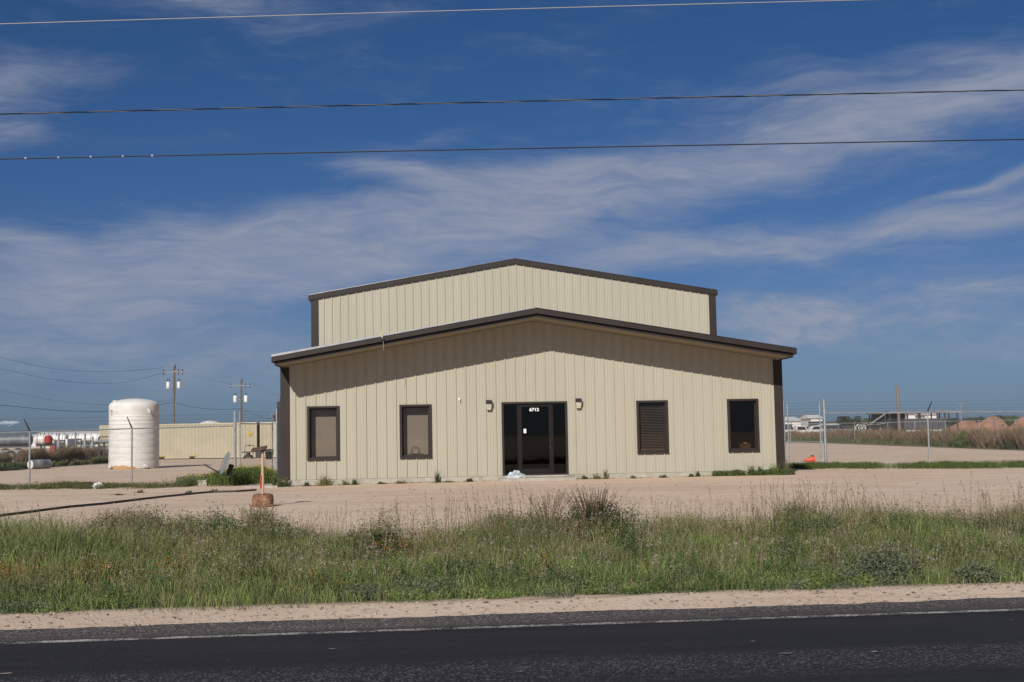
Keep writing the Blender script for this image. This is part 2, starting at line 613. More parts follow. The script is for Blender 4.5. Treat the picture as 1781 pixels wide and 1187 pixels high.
def ground_mat():
    m = bpy.data.materials.new('yard_gravel_and_soil')
    m.use_nodes = True
    t = NT(m.node_tree)
    b = m.node_tree.nodes['Principled BSDF']
    b.inputs['Roughness'].default_value = .95
    b.inputs['Specular IOR Level'].default_value = .15
    tc = t.n('ShaderNodeTexCoord')
    P = tc.outputs['Object']
    sp = t.n('ShaderNodeSeparateXYZ')
    t.link(P, sp.inputs[0])
    X, Y = sp.outputs[0], sp.outputs[1]
    s = t.m('SUBTRACT', t.m('ADD', t.m('MULTIPLY', X, rnrm.x), t.m('MULTIPLY', Y, rnrm.y)), RC)
    n1 = t.noise(P, .22, 5, .6)
    n2 = t.noise(P, 1.6, 6, .65)
    n3 = t.noise(P, 38, 3, .7)
    n4 = t.noise(t.mapping(P, rot=(0, 0, R_(5)), scale=(.15, 1.3, 1)), 1.2, 5, .6)
    vor = t.n('ShaderNodeTexVoronoi')
    t.link(P, vor.inputs[0])
    vor.inputs['Scale'].default_value = 26
    vcol = t.n('ShaderNodeSeparateColor')
    t.link(vor.outputs['Color'], vcol.inputs[0])
    base = t.mix(t.mapr(n1, .38, .64), (.56, .415, .305), (.64, .49, .37))
    base = t.mix(t.m('MULTIPLY', t.mapr(n4, .45, .72), .55), base, (.70, .55, .42))
    base = t.mix(t.m('MULTIPLY', t.mapr(n2, .52, .72), .5), base, (.47, .335, .235))
    base = t.mix(t.m('MULTIPLY', t.mapr(n3, .3, .75), .35), base, (.76, .63, .51))
    base = t.mix(t.m('MULTIPLY', t.mapr(vcol.outputs[0], .80, .98), .55), base, (.22, .17, .14))
    base = t.mix(t.m('MULTIPLY', t.mapr(vcol.outputs[1], .86, .98), .55), base, (.68, .62, .55))
    n5 = t.noise(t.mapping(P, rot=(0, 0, R_(-3)), scale=(.10, 2.6, 1)), 1.7, 5, .62)
    base = t.mix(t.m('MULTIPLY', t.mapr(n5, .54, .66), .52), base, (.40, .285, .205))
    n6 = t.noise(t.mapping(P, loc=(7, 3, 0), rot=(0, 0, R_(8)), scale=(.16, .9, 1)), .55, 4, .55)
    base = t.mix(t.m('MULTIPLY', t.mapr(n6, .50, .68), .30), base, (.50, .40, .32))
    # orange fines washed against the slab
    band = t.m('MULTIPLY', t.mapr(Y, -4.2, -.5), t.mapr(Y, .3, .2))
    band = t.m('MULTIPLY', band, t.mapr(t.m('ADD', n2, t.m('MULTIPLY', t.mapr(X, -9, 6), .1)), .42, .60))
    band = t.m('MULTIPLY', band, t.m('MULTIPLY', t.mapr(t.m('ABSOLUTE', X), 10.5, 7.5), t.mapr(n4, .38, .60)))
    base = t.mix(t.m('MULTIPLY', band, .8), base, (.64, .42, .27))
    # verge soil
    wob = t.m('MULTIPLY', t.m('SUBTRACT', n2, .5), 1.4)
    sv = t.m('ADD', s, wob)
    vm = t.m('MULTIPLY', t.mapr(sv, S_VERGE - .10, S_VERGE + .85), t.mapr(sv, S_LOT + .1, S_LOT - 1.0))
    soil = t.mix(t.mapr(n2, .4, .62), (.06, .06, .032), (.16, .13, .085))
    base = t.mix(t.m('MULTIPLY', vm, .93), base, soil)
    base = t.mix(1.0, base, (ALB, ALB, ALB), 'MULTIPLY')
    t.link(base, b.inputs['Base Color'])
    bn = t.n('ShaderNodeBump')
    bn.inputs['Strength'].default_value = .55
    bn.inputs['Distance'].default_value = .02
    t.link(t.m('ADD', t.m('MULTIPLY', n3, .6), t.m('ADD', n2, t.m('MULTIPLY', vor.outputs['Distance'], .5))), bn.inputs['Height'])
    t.link(bn.outputs[0], b.inputs['Normal'])
    return m


gr = np_mesh('ground', vv, ff, np.full(len(a), 4), ground_mat())
tag(gr, 'flat yard of pinkish tan gravel and sand around the metal building', kind='structure')


def strip(name, s0, s1, z, m, t0=-400, t1=400, label=None, edge=0.0, step=4.0):
    ts = np.concatenate([np.arange(t0, -22, 12), np.arange(-22, 22, .12 if edge else step), np.arange(22, t1, 12)])
    ed = edge * ((vnoise(ts * .7, ts * 0) - .5) + .6 * (vnoise(ts * 3.1, ts * 0 + 4) - .5) + .5 * (vnoise(ts * 9, ts * 0 + 7) - .5))
    b = MB()
    n = len(ts)
    for k in range(n):
        b.v.append(tuple(pos(ts[k], s0, z)))
        b.v.append(tuple(pos(ts[k], s1 + ed[k], z)))
    for k in range(n - 1):
        b.f.append((2 * k, 2 * k + 2, 2 * k + 3, 2 * k + 1))
    o = b.build(name, m)
    return tag(o, label, kind='structure')


def asphalt(name, c1, c2, c3, fleck, stone=(.20, .19, .175)):
    m = bpy.data.materials.new(name)
    m.use_nodes = True
    t = NT(m.node_tree)
    b = m.node_tree.nodes['Principled BSDF']
    b.inputs['Roughness'].default_value = .85
    b.inputs['Specular IOR Level'].default_value = .25
    tc = t.n('ShaderNodeTexCoord')
    ang = math.atan2(rdir.y, rdir.x)
    P = tc.outputs['Object']
    Q = t.mapping(P, rot=(0, 0, -ang))
    sp = t.n('ShaderNodeSeparateXYZ')
    t.link(P, sp.inputs[0])
    s = t.m('SUBTRACT', t.m('ADD', t.m('MULTIPLY', sp.outputs[0], rnrm.x), t.m('MULTIPLY', sp.outputs[1], rnrm.y)), RC)
    n1 = t.noise(t.mapping(Q, scale=(.22, 2.2, 1)), 1.2, 5, .6)
    n2 = t.noise(P, 55, 3, .7)
    vor = t.n('ShaderNodeTexVoronoi')
    t.link(P, vor.inputs[0])
    vor.inputs['Scale'].default_value = 70
    vc = t.n('ShaderNodeSeparateColor')
    t.link(vor.outputs['Color'], vc.inputs[0])
    # worn stone shows in a band along the wheel track
    track = t.m('ADD', t.mapr(t.m('ABSOLUTE', t.m('ADD', s, 1.95)), .75, .1, 0, .75), t.m('MULTIPLY', t.m('SUBTRACT', n1, .5), .9))
    c = t.mix(t.mapr(n1, .35, .68), c1, c2)
    c = t.mix(t.mapr(n2, .35, .8, 0, .6), c, c3)
    fl = t.m('MULTIPLY', t.mapr(vc.outputs[0], .70, .96), t.m('ADD', t.m('MULTIPLY', fleck, t.mapr(t.m('ADD', s, t.m('MULTIPLY', n1, .5)), .35, S_SHOULDER - .05, .22, 1.0)), t.m('MULTIPLY', t.mapr(track, 0, .8), .6), clamp=True))
    c = t.mix(fl, c, stone)
    c = t.mix(1.0, c, (ALB, ALB, ALB), 'MULTIPLY')
    t.link(c, b.inputs['Base Color'])
    bn = t.n('ShaderNodeBump')
    bn.inputs['Strength'].default_value = .9
    bn.inputs['Distance'].default_value = .012
    t.link(t.m('ADD', n2, t.m('MULTIPLY', vor.outputs['Distance'], .8)), bn.inputs['Height'])
    t.link(bn.outputs[0], b.inputs['Normal'])
    return m


M['asphalt'] = asphalt('road_asphalt', (.0125, .013, .017), (.021, .021, .0245), (.042, .040, .040), .10)
M['asphalt_old'] = asphalt('shoulder_asphalt', (.040, .036, .037), (.065, .058, .056), (.15, .13, .12), .95, (.30, .26, .235))
road = strip('road', -7.6, .12, ROAD_Z, M['asphalt'], label='dark asphalt road in front of the grass verge')
shoulder = strip('road_shoulder', .10, S_SHOULDER, ROAD_Z - .006, M['asphalt_old'], edge=.10, label='worn grey asphalt shoulder with exposed stone')


def paint_mat():
    m = mat('worn_line_paint', (.50, .475, .44), (.34, .32, .30), 9, .8)
    t = NT(m.node_tree)
    b = m.node_tree.nodes['Principled BSDF']
    tc = t.n('ShaderNodeTexCoord')
    tr = t.n('ShaderNodeBsdfTransparent')
    mx = t.n('ShaderNodeMixShader')
    n = t.m('ADD', t.m('MULTIPLY', t.noise(tc.outputs['Object'], 45, 3, .7), .6), t.m('MULTIPLY', t.noise(tc.outputs['Object'], 3, 3), .4))
    t.link(t.mapr(n, .40, .62), mx.inputs[0])
    t.link(tr.outputs[0], mx.inputs[1])
    t.link(b.outputs[0], mx.inputs[2])
    t.link(mx.outputs[0], m.node_tree.nodes['Material Output'].inputs[0])
    return m


strip('road_edge_line', -.055, .055, ROAD_Z + .004, paint_mat(), label='faded white line along the road edge')
strip('road_opposite_edge_line', -7.3, -7.2, ROAD_Z + .004, M['white'], label='white line along the opposite road edge')

# far fields beyond the gravel: rough ground with a ragged edge
M['field'] = mat('rough_field_soil', (.12, .125, .055), (.19, .145, .09), .35, .95, c3=(.26, .19, .12), s3=.12)


def field(name, pts, far, label):
    b = MB()
    n = 60
    P = []
    for k in range(len(pts) - 1):
        for j in range(n):
            q = pts[k].lerp(pts[k + 1], j / n)
            P.append(q)
    P.append(pts[-1])
    for k, q in enumerate(P):
        d = Vector((q.x - CAM.x, q.y - CAM.y, 0)).normalized()
        jit = (random.random() - .5) * 1.6
        z0 = gzf(q.x, q.y) + .012
        b.v.append((q.x + d.x * jit, q.y + d.y * jit, z0))
        e = q + far
        b.v.append((e.x, e.y, gzf(e.x, e.y) + .012))
    for k in range(len(P) - 1):
        b.f.append((2 * k, 2 * k + 2, 2 * k + 3, 2 * k + 1))
    return tag(b.build(name, M['field']), label, kind='structure')


gR = [G(620, 790, -.15), G(1000, 778, -.15), G(1380, 766, -.15), G(1500, 772, -.15), G(1640, 777, -.15), G(1781, 784, -.15), G(2100, 795, -.15)]
gL = [G(-420, 850, -.15), G(-150, 832, -.15), G(0, 820, -.15), G(100, 812, -.15), G(186, 807, -.15), G(300, 796, -.15)]
field('far_field', gR, Vector((200, 2500, 0)), 'rough brown field beyond the yard on the right of the building')
field('weedy_field', gL, Vector((-200, 2500, 0)), 'rough weedy ground beyond the white tank')

# ------------------------------------------------------------------ the metal building
FT = .3048
ZR, SLOPE = 4.726, (4.726 - 3.446) / 7.55
ZR2, SLOPE2 = 7.756, (7.756 - 6.529) / (24 * FT)
HW = 7.70                       # half width of the wall
YB = 8.944                      # front of the taller hall
YE = 34.0                       # its back
GB = gzf(0, 0)
bld = empty('metal_building', (0, 0, -.2), 'cream ribbed metal building with brown trim and a taller hall behind its low front', 'building')


def openings():
    out = []
    for (x0, x1, y0, y1) in ((535, 590, 707, 797), (696, 750, 703.5, 794), (1108, 1161.5, 697, 787), (1265.5, 1319.5, 694, 783.5)):
        xm, ym = (x0 + x1) / 2, (y0 + y1) / 2
        out.append((W(x0, ym, 0).x, W(x1, ym, 0).x, W(xm, y1, 0).z, W(xm, y0, 0).z))
    return out


WIN = openings()
WW = sum(q[1] - q[0] for q in WIN) / 4
WZ0 = sum(q[2] for q in WIN) / 4
WZ1 = sum(q[3] for q in WIN) / 4
WIN = [((q[0] + q[1]) / 2 - WW / 2, (q[0] + q[1]) / 2 + WW / 2, WZ0, WZ1) for q in WIN]
dx0, dx1 = W(873.5, 760, 0).x, W(986.5, 760, 0).x
DZ1 = W(930, 699, 0).z
DOOR = (dx0, dx1, -.02, DZ1)
print('windows', [[round(v, 2) for v in q] for q in WIN], 'door', [round(v, 2) for v in DOOR])


def siding(b, x0, x1, y, zb, ztop, holes=(), phase=0.0, flip=1):
    """ribbed sheet: one 32 mm rib a foot, two shallow beads between"""
    prof = [(-.5, 0), (-.205, 0), (-.185, .005), (-.165, .005), (-.145, 0)]
    prof = [(0.000, .037), (.026, .037), (.040, 0), (.105, 0), (.115, .006), (.133, .006), (.143, 0), (.197, 0), (.207, .006), (.225, .006), (.235, 0), (.2748, 0)]
    pts = []
    k0 = int(math.floor((x0 - phase) / FT)) - 1
    k1 = int(math.ceil((x1 - phase) / FT)) + 1
    for k in range(k0, k1 + 1):
        for (dx, h) in prof:
            pts.append((phase + k * FT + dx - .013, h))
    extra = sorted(set([x0, x1, 0.0] + [q for h in holes for q in h[:2]]))

    def hat(x):
        for i in range(len(pts) - 1):
            if pts[i][0] <= x <= pts[i + 1][0]:
                f = (x - pts[i][0]) / max(1e-9, pts[i + 1][0] - pts[i][0])
                return pts[i][1] * (1 - f) + pts[i + 1][1] * f
        return 0
    line = [p for p in pts if x0 < p[0] < x1 and all(abs(p[0] - e) > 1e-4 for e in extra)] + [(e, hat(e)) for e in extra if x0 <= e <= x1]
    line.sort()
    for i in range(len(line) - 1):
        (xa, ha), (xb, hb) = line[i], line[i + 1]
        xm = (xa + xb) / 2
        segs = []
        lo = [zb, zb]
        hs = sorted([h for h in holes if h[0] <= xm <= h[1]], key=lambda h: h[2])
        cur = zb
        for h in hs:
            if h[2] > cur:
                segs.append((cur, cur, h[2], h[2]))
            cur = h[3]
        segs.append((cur, cur, ztop(xa), ztop(xb)))
        for (za, zb_, zc, zd) in segs:
            b.add([(xa, y - ha, za), (xb, y - hb, zb_), (xb, y - hb, zd), (xa, y - ha, zc)], [(0, 1, 2, 3)])


def roofz(x):
    return ZR - SLOPE * abs(x)


def roofz2(x):
    return ZR2 - SLOPE2 * abs(x)


PH = 0.013 + .012
b = MB()
siding(b, -HW + .02, HW - .02, 0.0, -.002, lambda x: roofz(x) - .002, holes=WIN + [DOOR], phase=PH)
b.build('front_wall', M['cream'], bld)
b = MB()
siding(b, -HW + .02, HW - .02, YB, 4.0 - .9, lambda x: roofz2(x) - .002, phase=PH + .035)
b.build('upper_wall', M['cream'], bld, label='upper cream gable wall of the taller hall')
for sx in (-1, 1):
    b = MB()
    X = sx * HW
    n = int((YB - .0) / FT)
    # side sheeting of the low front, ribs every foot
    for k in range(n):
        y = .1 + k * FT
        b.add([(X, y, -.002), (X, y + FT, -.002), (X, y + FT, roofz(HW)), (X, y, roofz(HW))], [(0, 1, 2, 3)])
        b.box(min(X, X + sx * .03), max(X, X + sx * .03), y, y + .03, -.002, roofz(HW) - .01)
    b.build('side_wall', M['cream'], bld)
b = MB()
for sx in (-1, 1):
    X = sx * (HW - .02)
    b.box(min(X, X - sx * .05), max(X, X - sx * .05), YB + .05, YE, -.1, roofz2(HW) - .02)
    k = YB + .4
    while k < YE - .4:
        xo = X + sx * .03
        b.box(min(X, xo), max(X, xo), k, k + .04, 0, roofz2(HW) - .03)
        k += FT
b.prism([(-HW + .08, -.1), (HW - .08, -.1), (HW - .08, roofz2(HW) - .02), (0, ZR2 - .02), (-HW + .08, roofz2(HW) - .02)], YE - .06, YE)
b.build('hall_wall', M['cream'], bld, label='side and back sheeting of the taller hall')

# interior shell seen through the glazing
b = MB()
b.box(-HW + .1, HW - .1, .16, 4.3, -.09, -.03)
b.box(-HW + .1, HW - .1, 4.3, 4.36, -.09, 3.2)
b.box(-HW + .1, HW - .1, .16, 4.36, 3.2, 3.26)
b.box(-HW + .1, -HW + .16, .16, 4.3, -.03, 3.2)
b.box(HW - .16, HW - .1, .16, 4.3, -.03, 3.2)
for xp in (-4.3, -1.8, 1.7, 4.4):
    b.box(xp - .05, xp + .05, .16, 4.3, -.03, 3.2)
b.build('interior_partition', M['interior'], bld)

# roofs
OV = 1.40


def gable_roof(name, zf, sl, half, y0, y1, th, m):
    b = MB()
    for sx in (-1, 1):
        poly = [(0, zf), (sx * half, zf - sl * half), (sx * half, zf - sl * half + th), (0, zf + th)]
        if sx > 0:
            poly = poly[::-1]
        b.prism(poly, y0, y1)
    y = y0 + .3
    while y < y1:
        for sx in (-1, 1):
            c = Vector((sx * half / 2, y, zf + th + .013 - sl * half / 2))
            rot = Matrix.Rotation(math.atan(sl) * sx, 3, 'Y')
            b.obox(c, (half / math.cos(math.atan(sl)) - .02, .05, .026), rot)
        y += FT
    return b.build(name, m, bld)


gable_roof('roof', ZR + .10, SLOPE, HW + .02, -OV + .03, YB - .05, .05, M['galvroof'])
gable_roof('upper_roof', ZR2 + .03, SLOPE2, HW + .05, YB + .02, YE, .05, M['galvroof'])
# tan soffit under the front overhang
b = MB()
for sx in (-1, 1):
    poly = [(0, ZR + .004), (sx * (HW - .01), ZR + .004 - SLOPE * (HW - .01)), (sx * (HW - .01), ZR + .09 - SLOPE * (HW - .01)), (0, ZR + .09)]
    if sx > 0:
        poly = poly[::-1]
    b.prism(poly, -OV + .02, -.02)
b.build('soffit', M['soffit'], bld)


def rake(name, zb, zt, y0, y1, half, zf, sl, m, endcap=0.0, chamfer=0.0, sides=(-1, 1)):
    """board that follows the gable: from zb to zt above the slope line"""
    b = MB()
    for sx in sides:
        h = half
        q = []
        prof = [(y1, zb), (y0, zb), (y0, zt - chamfer), (y0 + chamfer * .8, zt), (y1, zt)] if chamfer else [(y1, zb), (y0, zb), (y0, zt), (y1, zt)]
        n = len(prof)
        vs = []
        for x in (0.0, sx * h):
            for (yy, zz) in prof:
                vs.append((x, yy, zf - sl * abs(x) + zz))
        fs = [tuple(range(n - 1, -1, -1)), tuple(range(n, 2 * n))]
        for k in range(n):
            fs.append((k, (k + 1) % n, (k + 1) % n + n, k + n))
        if sx < 0:
            fs = [f[::-1] for f in fs]
        b.add(vs, fs)
    return b.build(name, m, bld)


rake('fascia', -.01, .085, -OV - .0, -OV + .03, HW + .0, ZR, SLOPE, M['brown'])
rake('rake_trim', .10, .275, -OV - .10, -OV + .10, HW + .10, ZR, SLOPE, M['brown'], chamfer=.05)
rake('upper_rake_trim', -.005, .205, YB - .085, YB + .10, HW + .10, ZR2, SLOPE2, M['brown'], chamfer=.045)
# pale tapered strips added as the highlight along the left rake trims
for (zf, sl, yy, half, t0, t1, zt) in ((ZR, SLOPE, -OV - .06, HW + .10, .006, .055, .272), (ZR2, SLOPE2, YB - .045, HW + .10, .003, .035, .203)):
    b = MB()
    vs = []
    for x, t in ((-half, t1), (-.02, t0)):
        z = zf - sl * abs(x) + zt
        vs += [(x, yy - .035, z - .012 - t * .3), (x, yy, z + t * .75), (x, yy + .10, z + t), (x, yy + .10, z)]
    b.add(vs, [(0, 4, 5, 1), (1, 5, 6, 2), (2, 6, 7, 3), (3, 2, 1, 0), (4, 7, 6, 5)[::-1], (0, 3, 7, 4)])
    b.build('edge_highlight_strip', M['galvroof'], bld, label='pale strip added as the highlight along the left roof slope')
# eave gutters
for sx in (-1, 1):
  b = MB()
  for (xe, zt, y0, y1) in ((HW + .02, roofz(HW) + .24, -OV + .12, YB - .1), (HW + .05, roofz2(HW) + .17, YB + .12, YE)):
      b.box(min(sx * xe, sx * (xe + .10)), max(sx * xe, sx * (xe + .10)), y0, y1, zt - .17, zt)
  b.box(min(sx * (HW - .02), sx * (HW + .02)), max(sx * (HW - .02), sx * (HW + .02)), -OV + .03, 0, roofz(HW) - .02, roofz(HW) + .07)
  b.build('gutter', M['brown'], bld)
# corner trims
CT = .235


def corner(sx, y, z0, z1):
    b = MB()
    xo, xi = sx * (HW + .035), sx * (HW - CT)
    b.box(min(xo, xi), max(xo, xi), y - .042, y - .012, z0, z1)
    b.box(min(xo, sx * (HW + .005)), max(xo, sx * (HW + .005)), y - .012, y + .20, z0, z1)
    b.build('corner_trim', M['brown'], bld)


for sx in (-1, 1):
    corner(sx, 0, -.002, roofz(HW) - .01 + .0)
    corner(sx, YB, 3.2, roofz2(HW) - .012)
# concrete foundation and door step
b = MB()
b.box(-HW - .03, HW + .03, -.10, YB, -.42, -.008)
b.build('foundation', M['concrete'], bld, bevel=.012)
b = MB()
b.box(DOOR[0] - .15, DOOR[1] + .15, -1.05, -.11, -.40, -.055)
b.build('door_step', M['concrete'], bld, bevel=.01)
pad = MB().box(-8.75, -7.75, -.65, .5, -.4, -.135).build('concrete_pad', M['concrete'], None, origin=(-8.3, 0, -.2), bevel=.02)
tag(pad, 'small flat concrete pad at the foot of the brown corner trim', 'pad')


# windows
def window(i, q):
    x0, x1, z0, z1 = q
    T = .065
    b = MB()
    y0, y1 = -.055, .02
    b.box(x0 - .01, x0 + T, y0, y1, z0, z1 + .0)
    b.box(x1 - T, x1 + .01, y0, y1, z0, z1 + .0)
    b.box(x0 + T, x1 - T, y0, y1, z1 - T, z1 + .0)
    b.box(x0 - .01, x1 + .01, y0 - .015, y1, z0 - .055, z0)
    # jambs running back to the glass
    b.box(x0 + T, x0 + T + .012, .0, .20, z0, z1 - T)
    b.box(x1 - T - .012, x1 - T, .0, .20, z0, z1 - T)
    b.box(x0 + T + .012, x1 - T - .012, .0, .20, z1 - T - .012, z1 - T)
    b.box(x0 + T + .012, x1 - T - .012, .0, .20, z0, z0 + .03)
    f = b.build('window', M['brown'], bld, bevel=.004)
    # sash
    a0, a1, c0, c1 = x0 + T + .012, x1 - T - .012, z0 + .03, z1 - T - .012
    b = MB()
    s = .028
    b.box(a0, a0 + s, .055, .085, c0, c1)
    b.box(a1 - s, a1, .055, .085, c0, c1)
    b.box(a0 + s, a1 - s, .055, .085, c0, c0 + s)
    b.box(a0 + s, a1 - s, .055, .085, c1 - s, c1)
    b.build('sash', M['brown'], f)
    b = MB()
    b.box(a0 + s, a1 - s, .066, .072, c0 + s, c1 - s)
    b.build('pane', M['glass_mid'] if i == 3 else M['glass'], f)
    if i < 2:
        b = MB()
        b.box(x0 - .15, x1 + .15, .335, .341, z0 - .1, z1 + .1)
        b.build('shade', M['shade'], f, label='tan roller shade')
    if i == 2:
        b = MB()
        z = c0 + .075
        while z < c1 - .02:
            rot = Matrix.Rotation(R_(30), 3, 'X')
            b.obox(((a0 + a1) / 2, .135, z), (a1 - a0 - .035, .036, .003), rot)
            z += .049
        b.box(a0 + .015, a1 - .015, .118, .150, c0 + .02, c0 + .052)
        for xx in (a0 + .12, a1 - .12):
            b.box(xx - .002, xx + .002, .112, .115, c0 + .05, c1)
        b.build('blind', M['slat'], f, label='brown slatted blind')
    return f


wins = [window(i, q) for i, q in enumerate(WIN)]

# entrance: sidelights either side of one glazed leaf
x0, x1, z0, z1 = DOOR
b = MB()
b.box(x0 - .01, x0 + .055, -.05, .10, z0, z1)
b.box(x1 - .055, x1 + .01, -.05, .10, z0, z1)
b.box(x0 + .055, x1 - .055, -.05, .10, z1 - .06, z1)
b.box(x0 + .055, x1 - .055, -.048, .10, z0, z0 + .05)
lx0 = W(903, 770, 0).x
lx1 = W(960, 770, 0).x
ent = b.build('entrance', M['brown'], bld, bevel=.004)
M['bronze_dark'] = mat('dark_bronze_door', (.011, .010, .010), (.015, .013, .013), 3, .6, spec=.15)
for xa_, xb_ in ((lx0 - .05, lx0), (lx1, lx1 + .045)):
    MB().box(xa_, xb_, .0, .08, z0 + .05, z1 - .06).build('mullion', M['bronze_dark'], ent)
b = MB()
b.box(x0 + .055, lx0 - .05, .03, .036, z0 + .05, z1 - .06)
b.build('sidelight', M['glass_dark'], ent)
b = MB()
b.box(lx1 + .045, x1 - .055, .03, .036, z0 + .05, z1 - .06)
b.build('sidelight', M['glass_dark'], ent)
b = MB()
st = .085
dz0, dz1 = z0 + .055, z1 - .065
b.box(lx0 + .004, lx0 + st, .0, .045, dz0, dz1)
b.box(lx1 - st, lx1 - .004, .0, .045, dz0, dz1)
b.box(lx0 + st, lx1 - st, .0, .045, dz1 - st, dz1)
b.box(lx0 + st, lx1 - st, .0, .045, dz0, dz0 + .16)
b.build('door_leaf', M['bronze_dark'], ent)
b = MB()
b.box(lx0 + st, lx1 - st, .018, .024, dz0 + .16, dz1 - st)
b.build('door_pane', M['glass_dark'], ent)
b = MB()
hx = lx1 - .045
b.tube([(hx, -.002, 1.07), (hx, -.05, 1.07), (hx, -.05, .86), (hx, -.002, .86)], .009, 6)
b.box(hx - .02, hx + .02, -.006, 0, .80, .84)
b.build('handle', M['dark_steel'], ent)
nm = bpy.data.curves.new('house_number', 'FONT')
nm.body = '6712'
nm.size = .13
nm.extrude = .002
nm.offset = .004
nm.align_x = 'CENTER'
nm.align_y = 'CENTER'
no = bpy.data.objects.new('house_number', nm)
COL.objects.link(no)
pn = W(929, 712.5, .0)
dg = bpy.context.evaluated_depsgraph_get()
nme = bpy.data.meshes.new_from_object(no.evaluated_get(dg))
bpy.data.objects.remove(no)
no = bpy.data.objects.new('house_number', nme)
COL.objects.link(no)
nme.materials.clear()
nme.materials.append(M['number'])
no.parent = ent
no.location = Vector((pn.x, -.006, pn.z - .01)) - WL[ent.name]
no.rotation_euler = (R_(90), 0, 0)
no.scale = (1.15, 1, 1)
no['label'] = 'white number 6712'
pp = W(913, 750, 0)
MB().box(pp.x - .04, pp.x + .04, .008, .012, pp.z - .065, pp.z + .065).build('notice', M['paper'], ent, label='small white notice')

# wall lamps
for (px, py, tilt) in ((850, 705, 0), (1005.5, 702, 0)):
    c = W(px, py, 0)
    b = MB()
    cx_, cz = c.x, c.z
    b.prism([(cx_ - .09, cz + .03), (cx_ + .09, cz + .03), (cx_ + .09, cz + .15), (cx_ - .09, cz + .15)], -.19, -.033)
    b.box(cx_ - .05, cx_ + .05, -.05, -.033, cz - .10, cz + .03)
    b.box(cx_ - .06, cx_ + .06, -.075, -.05, cz - .158, cz - .15)
    lo = b.build('wall_lamp', M['brown'], bld, bevel=.006)
    b = MB()
    prof = [(-.058, -.149), (.058, -.149), (.078, .029), (-.078, .029)]
    vs = [(cx_ + x * 1.1, -.051, cz + z) for x, z in prof] + [(cx_ + x * 1.1, -.115 if z < 0 else -.18, cz + z) for x, z in prof]
    b.add(vs, [(4, 5, 6, 7), (0, 1, 5, 4), (1, 2, 6, 5), (2, 3, 7, 6), (3, 0, 4, 7)])
    b.build('lens', M['lampglass'], lo, smooth=True)
c = W(799, 695, 0)
b = MB()
b.box(c.x - .03, c.x + .03, -.06, -.001, c.z - .04, c.z + .04)
b.tube([(c.x + .01, -.06, c.z), (c.x + .01, -.10, c.z - .03), (c.x + .01, -.10, c.z - .08)], .012, 6)
b.build('wall_fitting', M['white'], bld, label='small white fitting')
# dark service conduit on the side wall
c = W(485.5, 760, 1.2)
b = MB()
dx_l = W(482.3, 760, 1.2).x
b.box(dx_l, -HW - .032, 1.15, 1.45, -.1, W(485, 699, 1.2).z)
b.tube([(dx_l + .12, 1.3, W(485, 699, 1.2).z - .02), (dx_l + .12, 1.3, W(485, 691, 1.2).z)], .045, 8)
b.build('downspout', M['black'], bld)

# wire with a taped end hanging over the gable edge
hp = W(665, 590, -OV - .13)
ht = W(663, 572, -OV - .13)
hb = W(666.5, 610, -OV - .13)
hw = empty('dangling_wire', (hp.x, hp.y, hp.z), 'thin wire with pale tape hanging over the left roof edge above the brown trim', 'wire')
MB().tube([(hp.x + .01, hp.y, hp.z + .02), (hp.x + .03, hp.y - .02, hp.z - .15), ((hb.x + hp.x) / 2 + .03, hp.y - .02, (hb.z + hp.z) / 2), (hb.x, hp.y, hb.z)], .006, 5).build('cord', M['cable_light'], hw)
MB().obox((hp.x, hp.y, hp.z + .0), (.09, .06, .07), Matrix.Rotation(.5, 3, 'Y')).build('clip', M['black'], hw)
b = MB()
b.add([(ht.x - .02, hp.y, ht.z), (ht.x + .05, hp.y - .03, ht.z - .02), (ht.x + .02, hp.y + .02, ht.z - .13), (hp.x + .02, hp.y, hp.z + .03), (hp.x - .03, hp.y, hp.z + .03), (ht.x - .05, hp.y + .01, ht.z - .10)],
      [(0, 1, 2, 5), (5, 2, 3, 4)])
b.build('tape', mat('pale_yellow_tape', (.42, .40, .24), None, rough=.5), hw)

# cardboard box on the sill inside the right window
bx = W(1296, 776, .22)
q = WIN[3]
cb = empty('cardboard_box', (bx.x, .25, WZ0 + .03), 'brown cardboard box on the sill inside the dark window nearest the right corner', 'box')
MB().box(bx.x - .17, bx.x + .15, .14, .36, WZ0 + .032, WZ0 + .20).build('carton', M['cardboard'], cb, bevel=.004)
MB().box(bx.x - .04, bx.x + .05, .20, .30, WZ0 + .201, WZ0 + .24).build('paper_pad', M['paper'], cb)
MB().box(bx.x - .42, bx.x + .26, .12, .38, WZ0 - .01, WZ0 + .030).build('sill_board', M['interior'], wins[3])
rg = W(722, 784, .27)
b = MB()
b.tube([(rg.x + .12 * math.cos(a_), .27, rg.z + .0 + .12 * math.sin(a_)) for a_ in np.linspace(0, 2 * math.pi, 25)], .008, 5, caps=False)
b.tube([(rg.x - .2, .27, rg.z - .10), (rg.x + .25, .27, rg.z - .11)], .012, 5)
o = b.build('wire_hoop', M['dark_steel'], None, origin=(rg.x, .27, rg.z - .1))
tag(o, 'thin dark hoop behind the glass of the second shaded window', 'hoop')


